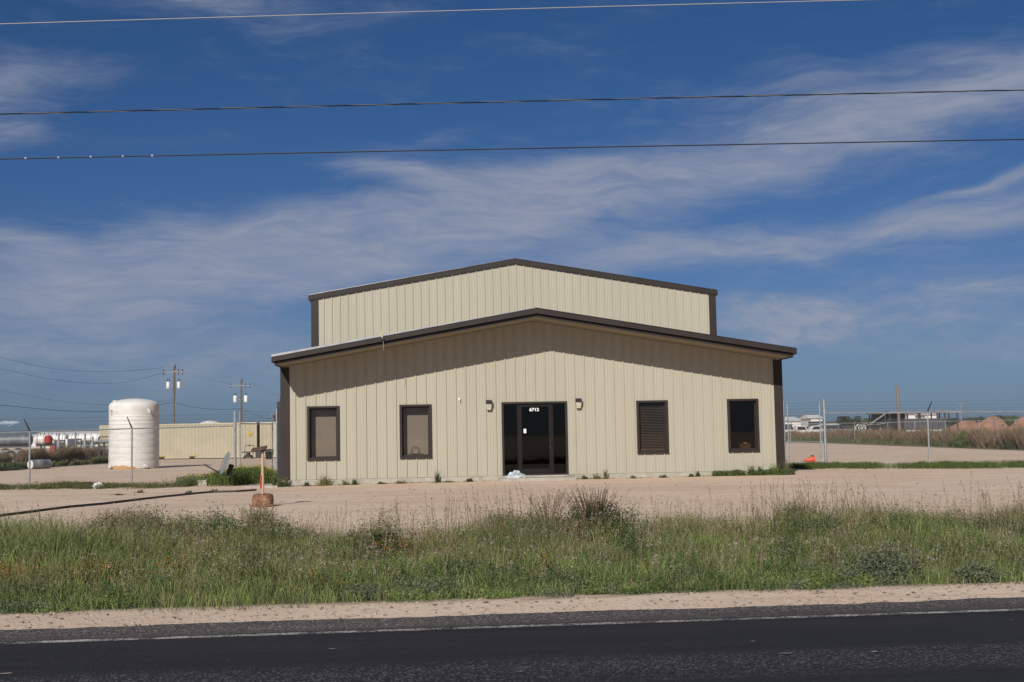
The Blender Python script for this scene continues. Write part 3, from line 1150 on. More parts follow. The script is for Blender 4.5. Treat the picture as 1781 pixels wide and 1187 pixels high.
# ------------------------------------------------------------------ chain link fences
def chain_mesh(p0, p1, z0, z1, pitch=.071, r=.0016):
    """straight diagonal wires both ways between two points"""
    b = MB()
    p0, p1 = Vector(p0), Vector(p1)
    d = p1 - p0
    L = d.length
    d.normalize()
    nn = Vector((-d.y, d.x, 0))
    H = z1 - z0
    for sg in (1, -1):
        a = -H
        while a < L:
            # wire from (a, z0) to (a+H, z1), clipped to 0..L
            t0, t1 = max(0, -a) / H, min(1, (L - a) / H)
            if t1 > t0:
                u0, u1 = a + t0 * H, a + t1 * H
                za, zb = (z0 + t0 * H, z0 + t1 * H) if sg > 0 else (z1 - t0 * H, z1 - t1 * H)
                A = p0 + d * u0
                B = p0 + d * u1
                pr = d * (r * .7 * -sg)
                off = nn * (.003 * sg)
                zz = r * .7
                vs = []
                for (q, z) in ((A, za), (B, zb)):
                    q = q + off
                    vs += [(q.x + pr.x, q.y + pr.y, z + zz), (q.x - pr.x, q.y - pr.y, z - zz), (q.x + nn.x * r, q.y + nn.y * r, z)]
                b.add(vs, [(0, 1, 4, 3), (1, 2, 5, 4), (2, 0, 3, 5)])
            a += pitch
    return b


def fence(name, pts, label, group, arm=(0, 0), rail=1.83, big=(), spacing_posts=None, mesh_r=.0016, rail_z=None, arms=True, wires=3):
    """posts at pts; arm = horizontal lean of the barbed wire arms"""
    base = pts[0]
    root = empty(name, (base.x, base.y, gzf(base.x, base.y)), label, 'fence', group)
    zs = [gzf(p.x, p.y) for p in pts]
    zt = [(rail_z[i] if rail_z else zs[i] + rail) for i in range(len(pts))]
    for i, p in enumerate(pts):
        bigp = i in big
        b = MB()
        r = .052 if bigp else .030
        top = zt[i] + (.47 if bigp else .03)
        b.tube([(p.x, p.y, zs[i] - .1), (p.x, p.y, top)], r, 10)
        if bigp:
            b.lathe((p.x, p.y, top), [(r + .005, 0), (r + .004, .02), (.015, .05)], 10)
        o = b.build('fence_post', M['galv'], root, smooth=True)
        if not bigp and arms:
            b = MB()
            b.tube([(p.x, p.y, zt[i] + .02), (p.x + arm[0], p.y + arm[1], zt[i] + .40)], [.028, .014], 6)
            b.build('wire_arm', M['dark_steel'], o)
    b = MB()
    b.tube([(p.x, p.y, zt[i]) for i, p in enumerate(pts)], .021, 8)
    b.build('top_rail', M['galv'], root, smooth=True)
    m = MB()
    for i in range(len(pts) - 1):
        z0, z1 = (zs[i] + zs[i + 1]) / 2 + .04, (zt[i] + zt[i + 1]) / 2 - .01
        q = chain_mesh(Vector((pts[i].x, pts[i].y, 0)), Vector((pts[i + 1].x, pts[i + 1].y, 0)), z0, z1, r=mesh_r)
        m.add(q.v, q.f)
    m.build('chain_link', M['wire'], root)
    if wires:
        for k in range(wires):
            b = MB()
            f = (k + 1) / wires
            L = [Vector((p.x + arm[0] * f * (i not in big), p.y + arm[1] * f * (i not in big), zt[i] + .02 + .38 * f)) for i, p in enumerate(pts)]
            b.tube(L, .0035, 4)
            b.build('barbed_wire', M['wire'], root)
    return root


def on(px, py, y=None):
    g = G(px, py, -.17)
    return Vector((g.x, g.y, 0))


FL = [on(-330, 863), on(-137, 856), on(51, 850), on(229, 843), on(409, 837)]
FLz = []
for px, py, p in ((-330, 763, FL[0]), (-137, 757, FL[1]), (51, 751.5, FL[2]), (229, 746, FL[3]), (409, 741, FL[4])):
    FLz.append(W(px, py, p.y).z)
fence('chain_link_fence', FL, 'galvanised chain link fence with barbed wire in front of the white tank', 'chain link fences around the yard', arm=(-.10, -.25), big=(4,), rail_z=FLz)
FR = [on(1437, 814), on(1617, 810), on(1797, 806), on(1985, 801), on(2180, 796)]
FRz = [W(px, py, p.y).z for px, py, p in ((1437, 719, FR[0]), (1617, 717.5, FR[1]), (1797, 716, FR[2]), (1985, 715, FR[3]), (2180, 714, FR[4]))]
fence('chain_link_fence', FR, 'galvanised chain link fence with barbed wire to the right of the building', 'chain link fences around the yard', arm=(.10, -.22), big=(0,), rail_z=FRz)


def gate(px0, px1, py0, py1, top0, top1, mid, label, px_post=None):
    a, c = on(px0, py0), on(px1, py1)
    root = empty('yard_gate', (a.x, a.y, gzf(a.x, a.y)), label, 'gate', 'chain link gates beside the building')
    z0 = gzf(a.x, a.y) + .10
    za, zc = W(px0, top0, a.y).z, W(px1, top1, c.y).z
    zt = (za + zc) / 2
    zm = W((px0 + px1) / 2, mid, (a.y + c.y) / 2).z
    for p in (a, c):
        b = MB()
        b.tube([(p.x, p.y, z0), (p.x, p.y, zt + .44)], .024, 8)
        b.build('upright', M['galv'], root, smooth=True)
    for z in (zt, zm, z0):
        b = MB()
        b.tube([(a.x, a.y, z), (c.x, c.y, z)], .020, 8)
        b.build('gate_rail', M['galv'], root, smooth=True)
    chain_mesh(a, c, z0, zt).build('chain_link', M['wire'], root)
    for k in range(4):
        z = zt + .11 * (k + 1)
        b = MB()
        b.tube([(a.x, a.y, z), (c.x, c.y, z)], .0035, 4)
        b.build('barbed_wire', M['wire'], root)
    b = MB()
    for z in (z0 + .25, zm, zt - .2):
        for p, sgn in ((a, -1), (c, 1)):
            b.box(p.x - .045, p.x + .045, p.y - .03, p.y + .03, z - .03, z + .03)
    b.build('hinge', M['galv'], root)
    return root


gate(417.5, 474, 834, 829, 738, 737, 786, 'galvanised chain link gate between the left fence and the building')
gate(1373, 1429, 811, 812, 722, 721, 769, 'galvanised chain link gate between the building and the right fence')
for (px, py, top, lab) in ((482, 829, 712, 'tall galvanised post between the left gate and the brown corner trim'),
                          (1366, 811, 698, 'tall galvanised post between the brown corner trim and the right gate')):
    p = on(px, py)
    g0 = gzf(p.x, p.y)
    b = MB()
    zt = W(px, top, p.y).z
    b.tube([(p.x, p.y, g0 - .1), (p.x, p.y, zt)], .042, 10)
    b.tube([(p.x, p.y, zt), (p.x, p.y, zt + .03)], [.046, .01], 10)
    for z in (g0 + .4, g0 + 1.0, g0 + 1.6):
        b.tube([(p.x, p.y, z - .025), (p.x, p.y, z + .025)], .055, 10)
    o = b.build('gate_post', M['galv'], None, origin=(p.x, p.y, g0), smooth=True)
    tag(o, lab, 'post')

# far fence on the right, beyond the weeds
FF = []
for px in (1330, 1375, 1430, 1487, 1545, 1592, 1645, 1704, 1735, 1767, 1830, 1890):
    g = CAM + ray(px, 760) * 112
    FF.append(Vector((g.x, g.y, 0)))
fence('chain_link_fence', FF, 'distant chain link fence with pale angled arms behind the tall dry weeds', 'chain link fences around the yard', arm=(.36, 0), mesh_r=.0011, rail=1.80)


# ------------------------------------------------------------------ tank, containers, poles
tb = on(233, 816)
tb = Vector((tb.x, tb.y, gzf(tb.x, tb.y)))
DT = (tb - CAM).dot(fwd)
RT_ = 42.3 / F_PX * DT
HT_ = 122 / F_PX * DT
tank = empty('water_tank', tb, 'big white ribbed plastic tank standing on the gravel behind the fence', 'tank')
prof = [(RT_ * .985, 0), (RT_, .05)]
zz_ = .05
while zz_ < HT_ * .83:
    prof += [(RT_, zz_), (RT_ * .996, zz_ + .02), (RT_ * .996, zz_ + .04), (RT_, zz_ + .06)]
    zz_ += HT_ * .83 / 9
prof += [(RT_, HT_ * .885), (RT_ * .985, HT_ * .912), (RT_ * .94, HT_ * .935), (RT_ * .85, HT_ * .953), (RT_ * .62, HT_ * .978), (RT_ * .35, HT_ * .993), (.1, HT_)]
MB().lathe(tb, prof, 48).build('shell', M['poly'], tank, smooth=True)
b = MB()
b.lathe(tb + Vector((-RT_ * .72, -.3, HT_ * .955)), [(.12, 0), (.12, .05), (.09, .07), (.02, .075)], 16)
b.build('hatch', M['poly'], tank, smooth=True)
b = MB()
for a_ in (-2.35, -.75):
    c = tb + Vector((math.cos(a_) * RT_ * .98, math.sin(a_) * RT_ * .98, HT_ * .83))
    b.tube([c, c + Vector((math.cos(a_) * .12, math.sin(a_) * .12, 0)), c + Vector((math.cos(a_) * .14, math.sin(a_) * .14, -.16))], .05, 8)
b.build('outlet_elbow', M['poly'], tank, smooth=True)
b = MB()
for a_ in (-2.3, -.9):
    c = tb + Vector((math.cos(a_) * RT_, math.sin(a_) * RT_, .14))
    b.tube([c, c + Vector((math.cos(a_) * .2, math.sin(a_) * .2, 0))], .09, 10)
b.build('drain_fitting', M['poly'], tank, smooth=True)
b = MB()
pts_ = []
for k in range(28):
    a_ = -math.pi * .96 + k / 27 * math.pi * .9
    hh = .03 + .16 * max(0, math.sin(k / 27 * math.pi * 1.7 - .5)) + .03 * math.sin(k * 1.7)
    pts_.append((a_, max(.02, hh)))
for k in range(27):
    (a1, h1), (a2, h2) = pts_[k], pts_[k + 1]
    r_ = RT_ + .012
    b.add([(tb.x + r_ * math.cos(a1), tb.y + r_ * math.sin(a1), tb.z + .005), (tb.x + r_ * math.cos(a2), tb.y + r_ * math.sin(a2), tb.z + .005),
           (tb.x + r_ * math.cos(a2), tb.y + r_ * math.sin(a2), tb.z + h2), (tb.x + r_ * math.cos(a1), tb.y + r_ * math.sin(a1), tb.z + h1)], [(0, 1, 2, 3)])
b.build('muddy_splash', M['stain'], tank)


def container(pl, pr, length, label, doors=False, pockets=(), emblem=False):
    """corrugated box from the near left foot towards pr"""
    d = (pr - pl)
    d.z = 0
    d.normalize()
    n = Vector((-d.y, d.x, 0))
    g = gzf(pl.x, pl.y)
    H, Wd = 2.59, 2.44
    root = empty('shipping_container', (pl.x, pl.y, g), label, 'container', 'cream shipping containers')

    def P(u, v, z):
        q = pl + d * u + n * v
        return (q.x, q.y, g + z)
    b = MB()
    u = .12
    pitch = .278
    fr = []
    while u < length - .12:
        fr += [(u, .0), (u + .07, .0), (u + .139, .036), (u + .209, .036)]
        u += pitch
    fr.append((length - .12, 0))
    fr = [f for f in fr if f[0] <= length - .12]
    for v0, sg in ((.02, 1), (Wd - .02, -1)):
        b = MB()
        for k in range(len(fr) - 1):
            (ua, ha), (ub, hb) = fr[k], fr[k + 1]
            b.add([P(ua, v0 + sg * ha, .15), P(ub, v0 + sg * hb, .15), P(ub, v0 + sg * hb, H - .10), P(ua, v0 + sg * ha, H - .10)], [(0, 1, 2, 3)])
        b.build('side_panel', M['container'], root)
    b = MB()

    def bx(u0, u1, v0, v1, z0, z1):
        vs = [P(u0, v0, z0), P(u1, v0, z0), P(u1, v1, z0), P(u0, v1, z0), P(u0, v0, z1), P(u1, v0, z1), P(u1, v1, z1), P(u0, v1, z1)]
        b.add(vs, [(0, 3, 2, 1), (4, 5, 6, 7), (0, 1, 5, 4), (1, 2, 6, 5), (2, 3, 7, 6), (3, 0, 4, 7)])
    for u0, u1 in ((0, .12), (length - .12, length)):
        for v0, v1 in ((0, .12), (Wd - .12, Wd)):
            bx(u0, u1, v0, v1, .05, H)
    for v0, v1 in ((0, .10), (Wd - .10, Wd)):
        bx(.12, length - .12, v0, v1, .05, .15)
        bx(.12, length - .12, v0, v1, H - .10, H)
    for u0, u1 in ((0.01, .05), (length - .05, length - .01)):
        bx(u0, u1, .12, Wd - .12, .1, H - .02)
    b.build('frame', M['container'], root)
    b = MB()
    bx(.05, length - .05, .05, Wd - .05, H - .03, H - .01)
    b.build('roof', M['container'], root)
    for pu in pockets:
        b = MB()
        bx(pu - .29, pu + .29, -.008, .05, .20, .27)
        y = b.build('fork_pocket', M['yellow'], root)
        b = MB()
        bx(pu - .2, pu + .2, -.012, .06, .04, .17)
        b.build('pocket_opening', M['black'], y)
    if emblem:
        b = MB()
        c = P(emblem, -.006, 1.75)
        m = 12
        b.add([(c[0] + d.x * .16 * math.cos(k * 2 * math.pi / m), c[1] + d.y * .16 * math.cos(k * 2 * math.pi / m), c[2] + .16 * math.sin(k * 2 * math.pi / m)) for k in range(m)]
              + [(c[0] + n.x * .02 + d.x * .16 * math.cos(k * 2 * math.pi / m), c[1] + n.y * .02 + d.y * .16 * math.cos(k * 2 * math.pi / m), c[2] + .16 * math.sin(k * 2 * math.pi / m)) for k in range(m)],
              [tuple(range(m)), tuple(range(2 * m - 1, m - 1, -1))] + [(k, k + m, (k + 1) % m + m, (k + 1) % m) for k in range(m)])
        b.build('emblem', M['yellow'], root)
    return root, P


cl = CAM + ray(173, 760) * 91.5
cr = CAM + ray(458, 760) * 89.5
cl.z = cr.z = 0
_c, CP = container(cl, cr, 12.19, 'long cream shipping container behind the white tank', pockets=(4.9, 7.25), emblem=11.7)
# the yellow emblem sits near the far end; a second container follows after a narrow dark gap
dd = (cr - cl).normalized()
c2 = cl + dd * 12.42
container(c2, c2 + dd, 12.19, 'cream shipping container whose near end shows beside the building corner')
# dark panel added as the shade in the gap
b = MB()
gp = cl + dd * 12.305
g0 = gzf(gp.x, gp.y)
b.obox((gp.x, gp.y + .5, g0 + 1.2), (.2, .12, 2.4), Matrix.Rotation(math.atan2(dd.y, dd.x), 3, 'Z'))
b.box(gp.x - .16, gp.x + .16, gp.y - .25, gp.y - .10, g0, g0 + .5)
tag(b.build('gap_shade_panel', M['dark_steel'], None, origin=(gp.x, gp.y, g0)), 'dark panel added as the shade in the gap between the two cream containers', 'panel')


# utility poles
def utility_pole(px, top_py, dist, s, label):
    top = D(px, top_py, dist)
    g = gzf(top.x, top.y)
    root = empty('utility_pole', (top.x, top.y, g), label, 'utility pole', 'utility poles behind the containers')
    x, y, z = top
    MB().tube([(x, y, g - .2), (x, y, z)], [.19, .13], 12).build('shaft', M['wood_pole'], root, smooth=True)
    u = dist / F_PX
    za = z - 10 * u
    b = MB()
    b.box(x - 18 * u, x + 15.5 * u, y - .2, y - .08, za - .08, za + .08)
    b.build('crossarm', M['grey_steel'], root)
    for dx in (-17.5, 8, 14.5):
        b = MB()
        b.lathe((x + dx * u, y - .14, za + .08), [(.05, 0), (.09, .05), (.05, .09), (.09, .14), (.04, .22)], 8)
        b.tube([(x + dx * u, y - .14, za - .10), (x + dx * u, y - .14, za - .42)], .05, 6)
        b.build('insulator', M['dark_steel'], root)
    MB().tube([(x + 2.2 * u, y, z - .3), (x + 2.2 * u, y, z + .35)], .035, 6).build('top_pin', M['dark_steel'], root)
    for dx, hh in ((-10.2, 0), (8.2, 0)):
        cx_ = x + dx * u
        zc = z - 33 * u
        b = MB()
        b.lathe((cx_, y, zc - 6 * u), [(3.3 * u * .95, 0), (3.4 * u, .04), (3.4 * u, 10.8 * u), (3.0 * u, 11.5 * u), (.03, 11.8 * u)], 14)
        t_ = b.build('transformer', M['white'], root, smooth=True)
        b = MB()
        for k in (-.1, .12):
            b.tube([(cx_ + k, y, zc + 5.5 * u), (cx_ + k, y, zc + 5.5 * u + .45)], .04, 6)
        b.build('bushing', M['dark_steel'], t_)
        MB().box(min(cx_, x), max(cx_, x), y - .03, y + .03, zc - .12, zc - .04).build('bracket', M['grey_steel'], root)
    # guard for the riser cable
    MB().tube([(x + 2.9 * u, y - .12, g), (x + 2.9 * u, y - .12, z - 52 * u)], .05, 6).build('riser_pipe', M['grey_steel'], root)
    return x, y, z, u


u1 = utility_pole(303, 637, 153, 1, 'taller weathered utility pole with two white transformers, nearest the tank')
u2 = utility_pole(419.5, 661, 195, 1, 'farther utility pole with two white transformers, nearest the gate')


def far_wire(pts, r, label, dist0, dist1):
    n = len(pts)
    b = MB()
    L = []
    for i, (px, py) in enumerate(pts):
        d = dist0 + (dist1 - dist0) * (px - pts[0][0]) / (pts[-1][0] - pts[0][0])
        L.append(D(px, py, d))
    # smooth through the surveyed points
    out = []
    for i in range(len(L) - 1):
        p0, p1, p2, p3 = L[max(i - 1, 0)], L[i], L[i + 1], L[min(i + 2, len(L) - 1)]
        for k in range(8):
            t = k / 8
            out.append(.5 * ((2 * p1) + (p2 - p0) * t + (2 * p0 - 5 * p1 + 4 * p2 - p3) * t * t + (3 * p1 - p0 - 3 * p2 + p3) * t ** 3))
    out.append(L[-1])
    b.tube(out, r, 5)
    o = b.build('overhead_wire', M['cable'], None, origin=tuple(L[0]))
    tag(o, label, 'wire', 'overhead wires on the distant utility poles')


far_wire([(-400, 520), (-120, 600), (0, 622), (90, 641), (190, 647), (286, 640)], .012, 'uppermost sagging wire running to the crossarm of the taller utility pole', 90, 153)
far_wire([(-400, 545), (-120, 619), (0, 642), (90, 660), (165, 667), (230, 663), (311, 640)], .012, 'second sagging wire below the uppermost, reaching the taller utility pole', 90, 153)
far_wire([(-400, 620), (-120, 665), (0, 679), (90, 696), (170, 704), (240, 703), (303, 695)], .010, 'third sagging wire, just above the thick cable left of the tank', 90, 153)
far_wire([(-400, 680), (-120, 697), (0, 705), (100, 714), (180, 716), (240, 710), (303, 700)], .022, 'thick black cable sagging towards the taller utility pole behind the tank', 90, 153)
far_wire([(303, 701), (340, 709), (380, 712.5), (419, 711)], .022, 'thick cable slung between the two utility poles', 153, 195)
far_wire([(311, 644), (350, 657), (385, 665), (405, 667)], .010, 'thin wire slung between the crossarms of the two utility poles', 153, 195)
far_wire([(419, 711), (450, 723), (490, 737), (540, 748)], .018, 'cable falling from the farther utility pole behind the building', 195, 260)
far_wire([(434, 665), (470, 682), (510, 698), (560, 712)], .010, 'thin wire leading from the farther utility pole behind the building', 195, 260)


# wires over the road verge, across the whole sky
def long_wire(y_at, label, r, m, kind='plain', dist=21.0):
    """a span high over the verge; its sag follows the surveyed heights"""
    base = CAM + Vector((0, 0, 0))
    root = None
    pts = []
    for px in range(-2600, 4400, 100):
        p = D(px, y_at(px), dist)
        pts.append(p)
    c = pts[len(pts) // 2]
    root = empty('power_line', tuple(c), label, 'power line', 'lines strung high across the sky')
    if kind == 'twist':
        q = []
        L = []
        for k in range(3):
            L = []
            tot = 0
            for i in range(len(pts) - 1):
                for j in range(18):
                    t = j / 18
                    p = pts[i].lerp(pts[i + 1], t)
                    ang = (i + t) * 100 / 38.0 * math.pi * 2 / 3 * 1.0 + k * 2 * math.pi / 3
                    L.append(p + Vector((0, math.cos(ang), math.sin(ang))) * r * 1.0)
            MB().tube(L, r * .85, 5, caps=False).build('conductor', M['cable_mid'] if k == 0 else M['cable'], root, smooth=True)
    else:
        MB().tube(pts, r, 7).build('conductor', m, root, smooth=True)
    if kind == 'glints':
        for px in (45, 102, 158, 214, 265):  # pale blocks added for the glints along the lashing
            p = D(px, y_at(px), dist)
            MB().obox(p + Vector((0, -r * .6, r * .5)), (.030, .026, .026)).build('clip', M['galvroof'], root)
    return root


long_wire(lambda x: 42 - (x / 1340) * 40 + 2.2e-6 * (x - 300) ** 2 - .2, 'uppermost pale bare power line crossing the top of the sky', .0065, M['cable_light'])
long_wire(lambda x: 199 - .0236 * x + 1.9e-6 * x * (x - 1781) * -1 * -.6, 'twisted dark power line, middle one of the three across the sky', .0072, M['cable'], 'twist')
long_wire(lambda x: 277 - .0192 * x + 1.2e-6 * x * (x - 1781) * .8 * -1 * -1, 'lowest dark power line of the three, with small added bright clips', .0105, M['cable'], 'glints')

# ------------------------------------------------------------------ things on the yard
# weighted post made of a pipe in a rusty hub
pb = on(457, 884)
pb = Vector((pb.x, pb.y, gzf(pb.x, pb.y)))
st = empty('pipe_stand', pb, 'rusty hub with upright tan pipe and dark top plate standing on gravel', 'stand')


def wob(a, z):
    return .015 * math.sin(a * 3 + z * 9) + .01 * math.sin(a * 7 + 1)


U = (pb - CAM).dot(fwd) / F_PX
MB().lathe(pb, [(20.5 * U, 0), (20.8 * U, 1.8 * U), (19.2 * U, 3.0 * U), (18.3 * U, 4 * U), (18.5 * U, 11 * U), (18.2 * U, 17 * U), (16.4 * U, 21 * U), (12 * U, 22.5 * U), (3 * U, 22.2 * U)], 30, wob).build('hub', M['rust'], st, smooth=True)
MB().tube([pb + Vector((0, 0, 20 * U)), pb + Vector((0, 0, 98 * U))], 2.7 * U, 14).build('pipe', M['pipe_tan'], st, smooth=True)
MB().obox(pb + Vector((-2.9 * U, -.02, 43 * U)), (2.6 * U, .05, 23 * U), Matrix.Rotation(.02, 3, 'Y')).build('red_strip', M['red'], st)
rot = Matrix.Rotation(R_(-9), 3, 'Y') @ Matrix.Rotation(R_(12), 3, 'X')
b = MB()
ctop = pb + Vector((-5.5 * U, 0, 100.5 * U))
b.obox(ctop, (26 * U, .26, 2.6 * U), rot)
b.obox(ctop + Vector((-8 * U, 0, -2.6 * U)), (11 * U, .2, 2.6 * U), Matrix.Rotation(R_(12), 3, 'Y'))
b.obox(ctop + Vector((6 * U, 0, -2.4 * U)), (8 * U, .12, 3.2 * U), rot)
b.build('top_plate', M['rust_dark'], st, bevel=.006)

# black pipe lying across the yard
hpts = [(-300, 938), (-100, 912), (0, 900), (60, 893), (120, 885), (180, 878.5), (240, 871), (285, 866), (325, 862), (345, 859.5), (370, 857), (410, 856), (445, 853)]
L = []
for i, (px, py) in enumerate(hpts):
    p = G(px, py, -.16)
    L.append(Vector((p.x, p.y, gzf(p.x, p.y) + .022)))
b = MB()
b.tube(L, .030, 8)
tag(b.build('poly_pipe', M['hose'], None, origin=tuple(L[5]), smooth=True), 'long black plastic pipe lying across the gravel on the left', 'pipe')

# dish leaning at the fence
dc = on(391, 846)
dc.z = gzf(dc.x, dc.y)
dd_ = empty('satellite_dish', dc, 'grey satellite dish tipped on edge in the weeds by the left gate', 'satellite dish')
Ud = (dc - CAM).dot(fwd) / F_PX
cen = dc + Vector((0, 0, 41 * Ud))
ax = Vector((-.84, -.42, .36)).normalized()
uu = Vector((0, 0, 1)).cross(ax).normalized()
vv_ = ax.cross(uu)
b = MB()
nr, na = 6, 28
for i in range(nr + 1):
    r_ = 20.5 * Ud * i / nr
    for k in range(na):
        a_ = 2 * math.pi * k / na
        p = cen + (uu * math.cos(a_) * .88 + vv_ * math.sin(a_)) * r_ + ax * (r_ * r_ * .28 - .05)
        b.v.append(tuple(p))
for i in range(nr):
    for k in range(na):
        b.f.append((i * na + k, i * na + (k + 1) % na, (i + 1) * na + (k + 1) % na, (i + 1) * na + k))
do = b.build('reflector', M['grey_steel'], dd_, smooth=True)
so = do.modifiers.new('solid', 'SOLIDIFY')
so.thickness = .015
q0, q1 = W(382, 823, dc.y - .25), W(355, 808, dc.y - .5)
MB().tube([q0, q1], .022, 6).build('feed_arm', M['dark_steel'], dd_)
MB().obox(cen - ax * .12 + Vector((.05, 0, -.18)), (.14, .12, .36), Matrix.Rotation(.3, 3, 'Y')).build('mount', M['black'], dd_)

# concrete block
cbp = on(352.5, 845)
cz = gzf(cbp.x, cbp.y)
b = MB()
b.box(cbp.x - .14, cbp.x + .14, cbp.y - .1, cbp.y + .1, cz, cz + .19)
tag(b.build('concrete_block', M['concrete'], None, origin=(cbp.x, cbp.y, cz), bevel=.015), 'grey concrete block lying in the weeds by the dish', 'block')


def crumple(name, c, sx, sy, sz, m, label, cat, seed, n=14):
    """crumpled sheet or bag"""
    r = random.Random(seed)
    b = MB()
    rings = 7
    for i in range(rings + 1):
        ph = i / rings * math.pi / 2
        for k in range(n):
            a_ = 2 * math.pi * k / n
            f = 1 + r.uniform(-.28, .28)
            b.v.append((c.x + sx * math.cos(a_) * math.cos(ph) * f, c.y + sy * math.sin(a_) * math.cos(ph) * f, c.z + sz * math.sin(ph) * (1 + r.uniform(-.3, .3))))
    for i in range(rings):
        for k in range(n):
            b.f.append((i * n + k, i * n + (k + 1) % n, (i + 1) * n + (k + 1) % n, (i + 1) * n + k))
    return tag(b.build(name, m, None, origin=tuple(c)), label, cat)


p = W(897, 828, -.55)
crumple('plastic_sheet', Vector((p.x, p.y, -.056)), .27, .18, .19, M['film'], 'crumpled clear plastic sheet on the concrete step at the foot of the door', 'litter', 3)
p = G(170, 850, -.16)
crumple('plastic_bag', Vector((p.x, p.y, gzf(p.x, p.y))), .17, .12, .16, M['white'], 'crumpled white bag in the grass below the left fence', 'litter', 5)

# toppled traffic cone behind the right gate
p = on(1410, 807)
z = gzf(p.x, p.y)
cone = empty('traffic_cone', (p.x, p.y, z), 'orange traffic cone fallen on its side in the grass behind the right gate', 'traffic cone')
axc = Vector((-.93, -.1, -.10)).normalized()
c0_ = Vector((p.x + .10, p.y, z + .15))
MB().tube([c0_, c0_ + axc * .08, c0_ + axc * .40], [.13, .11, .03], 16).build('cone', M['orange'], cone, smooth=True)
MB().obox(c0_ - axc * .02, (.03, .28, .28), Vector((1, 0, 0)).rotation_difference(axc).to_matrix()).build('foot', M['orange'], cone, bevel=.01)
MB().obox(c0_ + Vector((.0, .05, .14)), (.12, .08, .06)).build('dark_scuff', M['rust_dark'], cone)

# mower
mp = CAM + ray(432, 800) * 87.0
mp.z = gzf(mp.x, mp.y)
mow = empty('lawn_mower', mp, 'small push lawn mower parked in front of the cream container', 'lawn mower')
x, y, z = mp
MB().lathe((x, y, z + .12), [(.26, 0), (.28, .05), (.27, .14), (.16, .17)], 16).build('deck', M['dark_steel'], mow, smooth=True)
MB().lathe((x, y, z + .28), [(.14, 0), (.14, .12), (.12, .17), (.04, .19)], 12).build('engine', M['black'], mow, smooth=True)
for sx in (-.27, .27):
    for sy in (-.22, .22):
        MB().tube([(x + sx - .02, y + sy, z + .1), (x + sx + .02, y + sy, z + .1)], .10, 12).build('wheel', M['tyre'], mow, smooth=True)
b = MB()
for sx in (-.3, .3):
    b.tube([(x + sx, y + .15, z + .25), (x + sx, y + .6, z + .95)], .018, 6)
b.tube([(x - .3, y + .6, z + .95), (x + .3, y + .6, z + .95)], .02, 6)
b.box(x - .1, x + .1, y + .55, y + .62, z + .88, z + .96)
b.build('handlebar', M['dark_steel'], mow)
# dark bin beside the second container
p = CAM + ray(468.5, 800) * 84
z = gzf(p.x, p.y)
bn_ = empty('waste_bin', (p.x, p.y, z), 'dark plastic bin standing in front of the cream containers', 'bin')
MB().lathe((p.x, p.y, z), [(.24, 0), (.29, .55), (.30, .60)], 14).build('tub', M['black'], bn_, smooth=True)
MB().lathe((p.x, p.y, z + .60), [(.32, 0), (.32, .04), (.1, .09)], 14).build('lid', M['dark_steel'], bn_, smooth=True)

# dark pipe rack at the container's end
p0_, p1_ = CAM + ray(172, 800) * 84, CAM + ray(205, 800) * 83
for q in (p0_, p1_):
    q.z = gzf(q.x, q.y)
rk = empty('equipment_rack', p0_, 'dark steel rack with a thick pipe between the container end and the white tank', 'rack')
Ur = 84 / F_PX
b = MB()
dx_ = (p1_ - p0_)
for t in (0, .27, .55, .85):
    q = p0_ + dx_ * t
    b.box(q.x - .05, q.x + .05, q.y - .05, q.y + .05, q.z, q.z + (44 if t == 0 else 34) * Ur)
for hz in (44, 27, 11):
    b.tube([p0_ + Vector((0, 0, hz * Ur)), p1_ + Vector((0, 0, hz * Ur))], .04, 6)
b.tube([p0_ + dx_ * .25 + Vector((0, 0, 27 * Ur)), p0_ + dx_ * .6 + Vector((0, 0, 9 * Ur))], .035, 6)
b.build('frame', M['dark_steel'], rk)
MB().tube([p0_ + dx_ * .05 + Vector((0, -.1, 36 * Ur)), p1_ + Vector((0, -.1, 36 * Ur))], .13, 12).build('pipe', M['grey_steel'], rk, smooth=True)
for t in (.4, .62):
    q = p0_ + dx_ * t + Vector((0, -.2, .3))
    MB().tube([q + Vector((0, -.08, 0)), q + Vector((0, .08, 0))], .28, 16).build('wheel', M['tyre'], rk, smooth=True)

# steel drum lying on its side
p = on(60, 817)
z = gzf(p.x, p.y)
Us = (Vector((p.x, p.y, 0)) - CAM).dot(fwd) / F_PX
r_ = 8.2 * Us
dr = empty('steel_drum', (p.x, p.y, z), 'pale steel drum lying on its side at the edge of the brown weeds', 'drum')
a0_, a1_ = Vector((p.x - .15, p.y - .2, z + r_)), Vector((p.x + .50, p.y + .8, z + r_))
MB().tube([a0_, a0_.lerp(a1_, .33), a0_.lerp(a1_, .34), a0_.lerp(a1_, .66), a0_.lerp(a1_, .67), a1_], [r_, r_, r_ * 1.03, r_ * 1.03, r_, r_], 24).build('barrel', M['grey_steel'], dr, smooth=True)
dv = (a0_ - a1_).normalized()
MB().tube([a0_ + dv * .005, a0_ + dv * .02], r_ * .94, 24).build('lid', M['white'], dr)


# ------------------------------------------------------------------ far yard, left: trailers and machines
def wheels(root, x, y, z, r, n, step, wdt=.25):
    for k in range(n):
        w_ = MB().tube([(x + k * step, y - wdt / 2, z + r), (x + k * step, y + wdt / 2, z + r)], r, 16).build('wheel', M['tyre'], root, smooth=True)
        MB().tube([(x + k * step, y - wdt / 2 - .02, z + r), (x + k * step, y - wdt / 2 - .005, z + r)], r * .5, 12).build('rim', M['grey_steel'], w_)


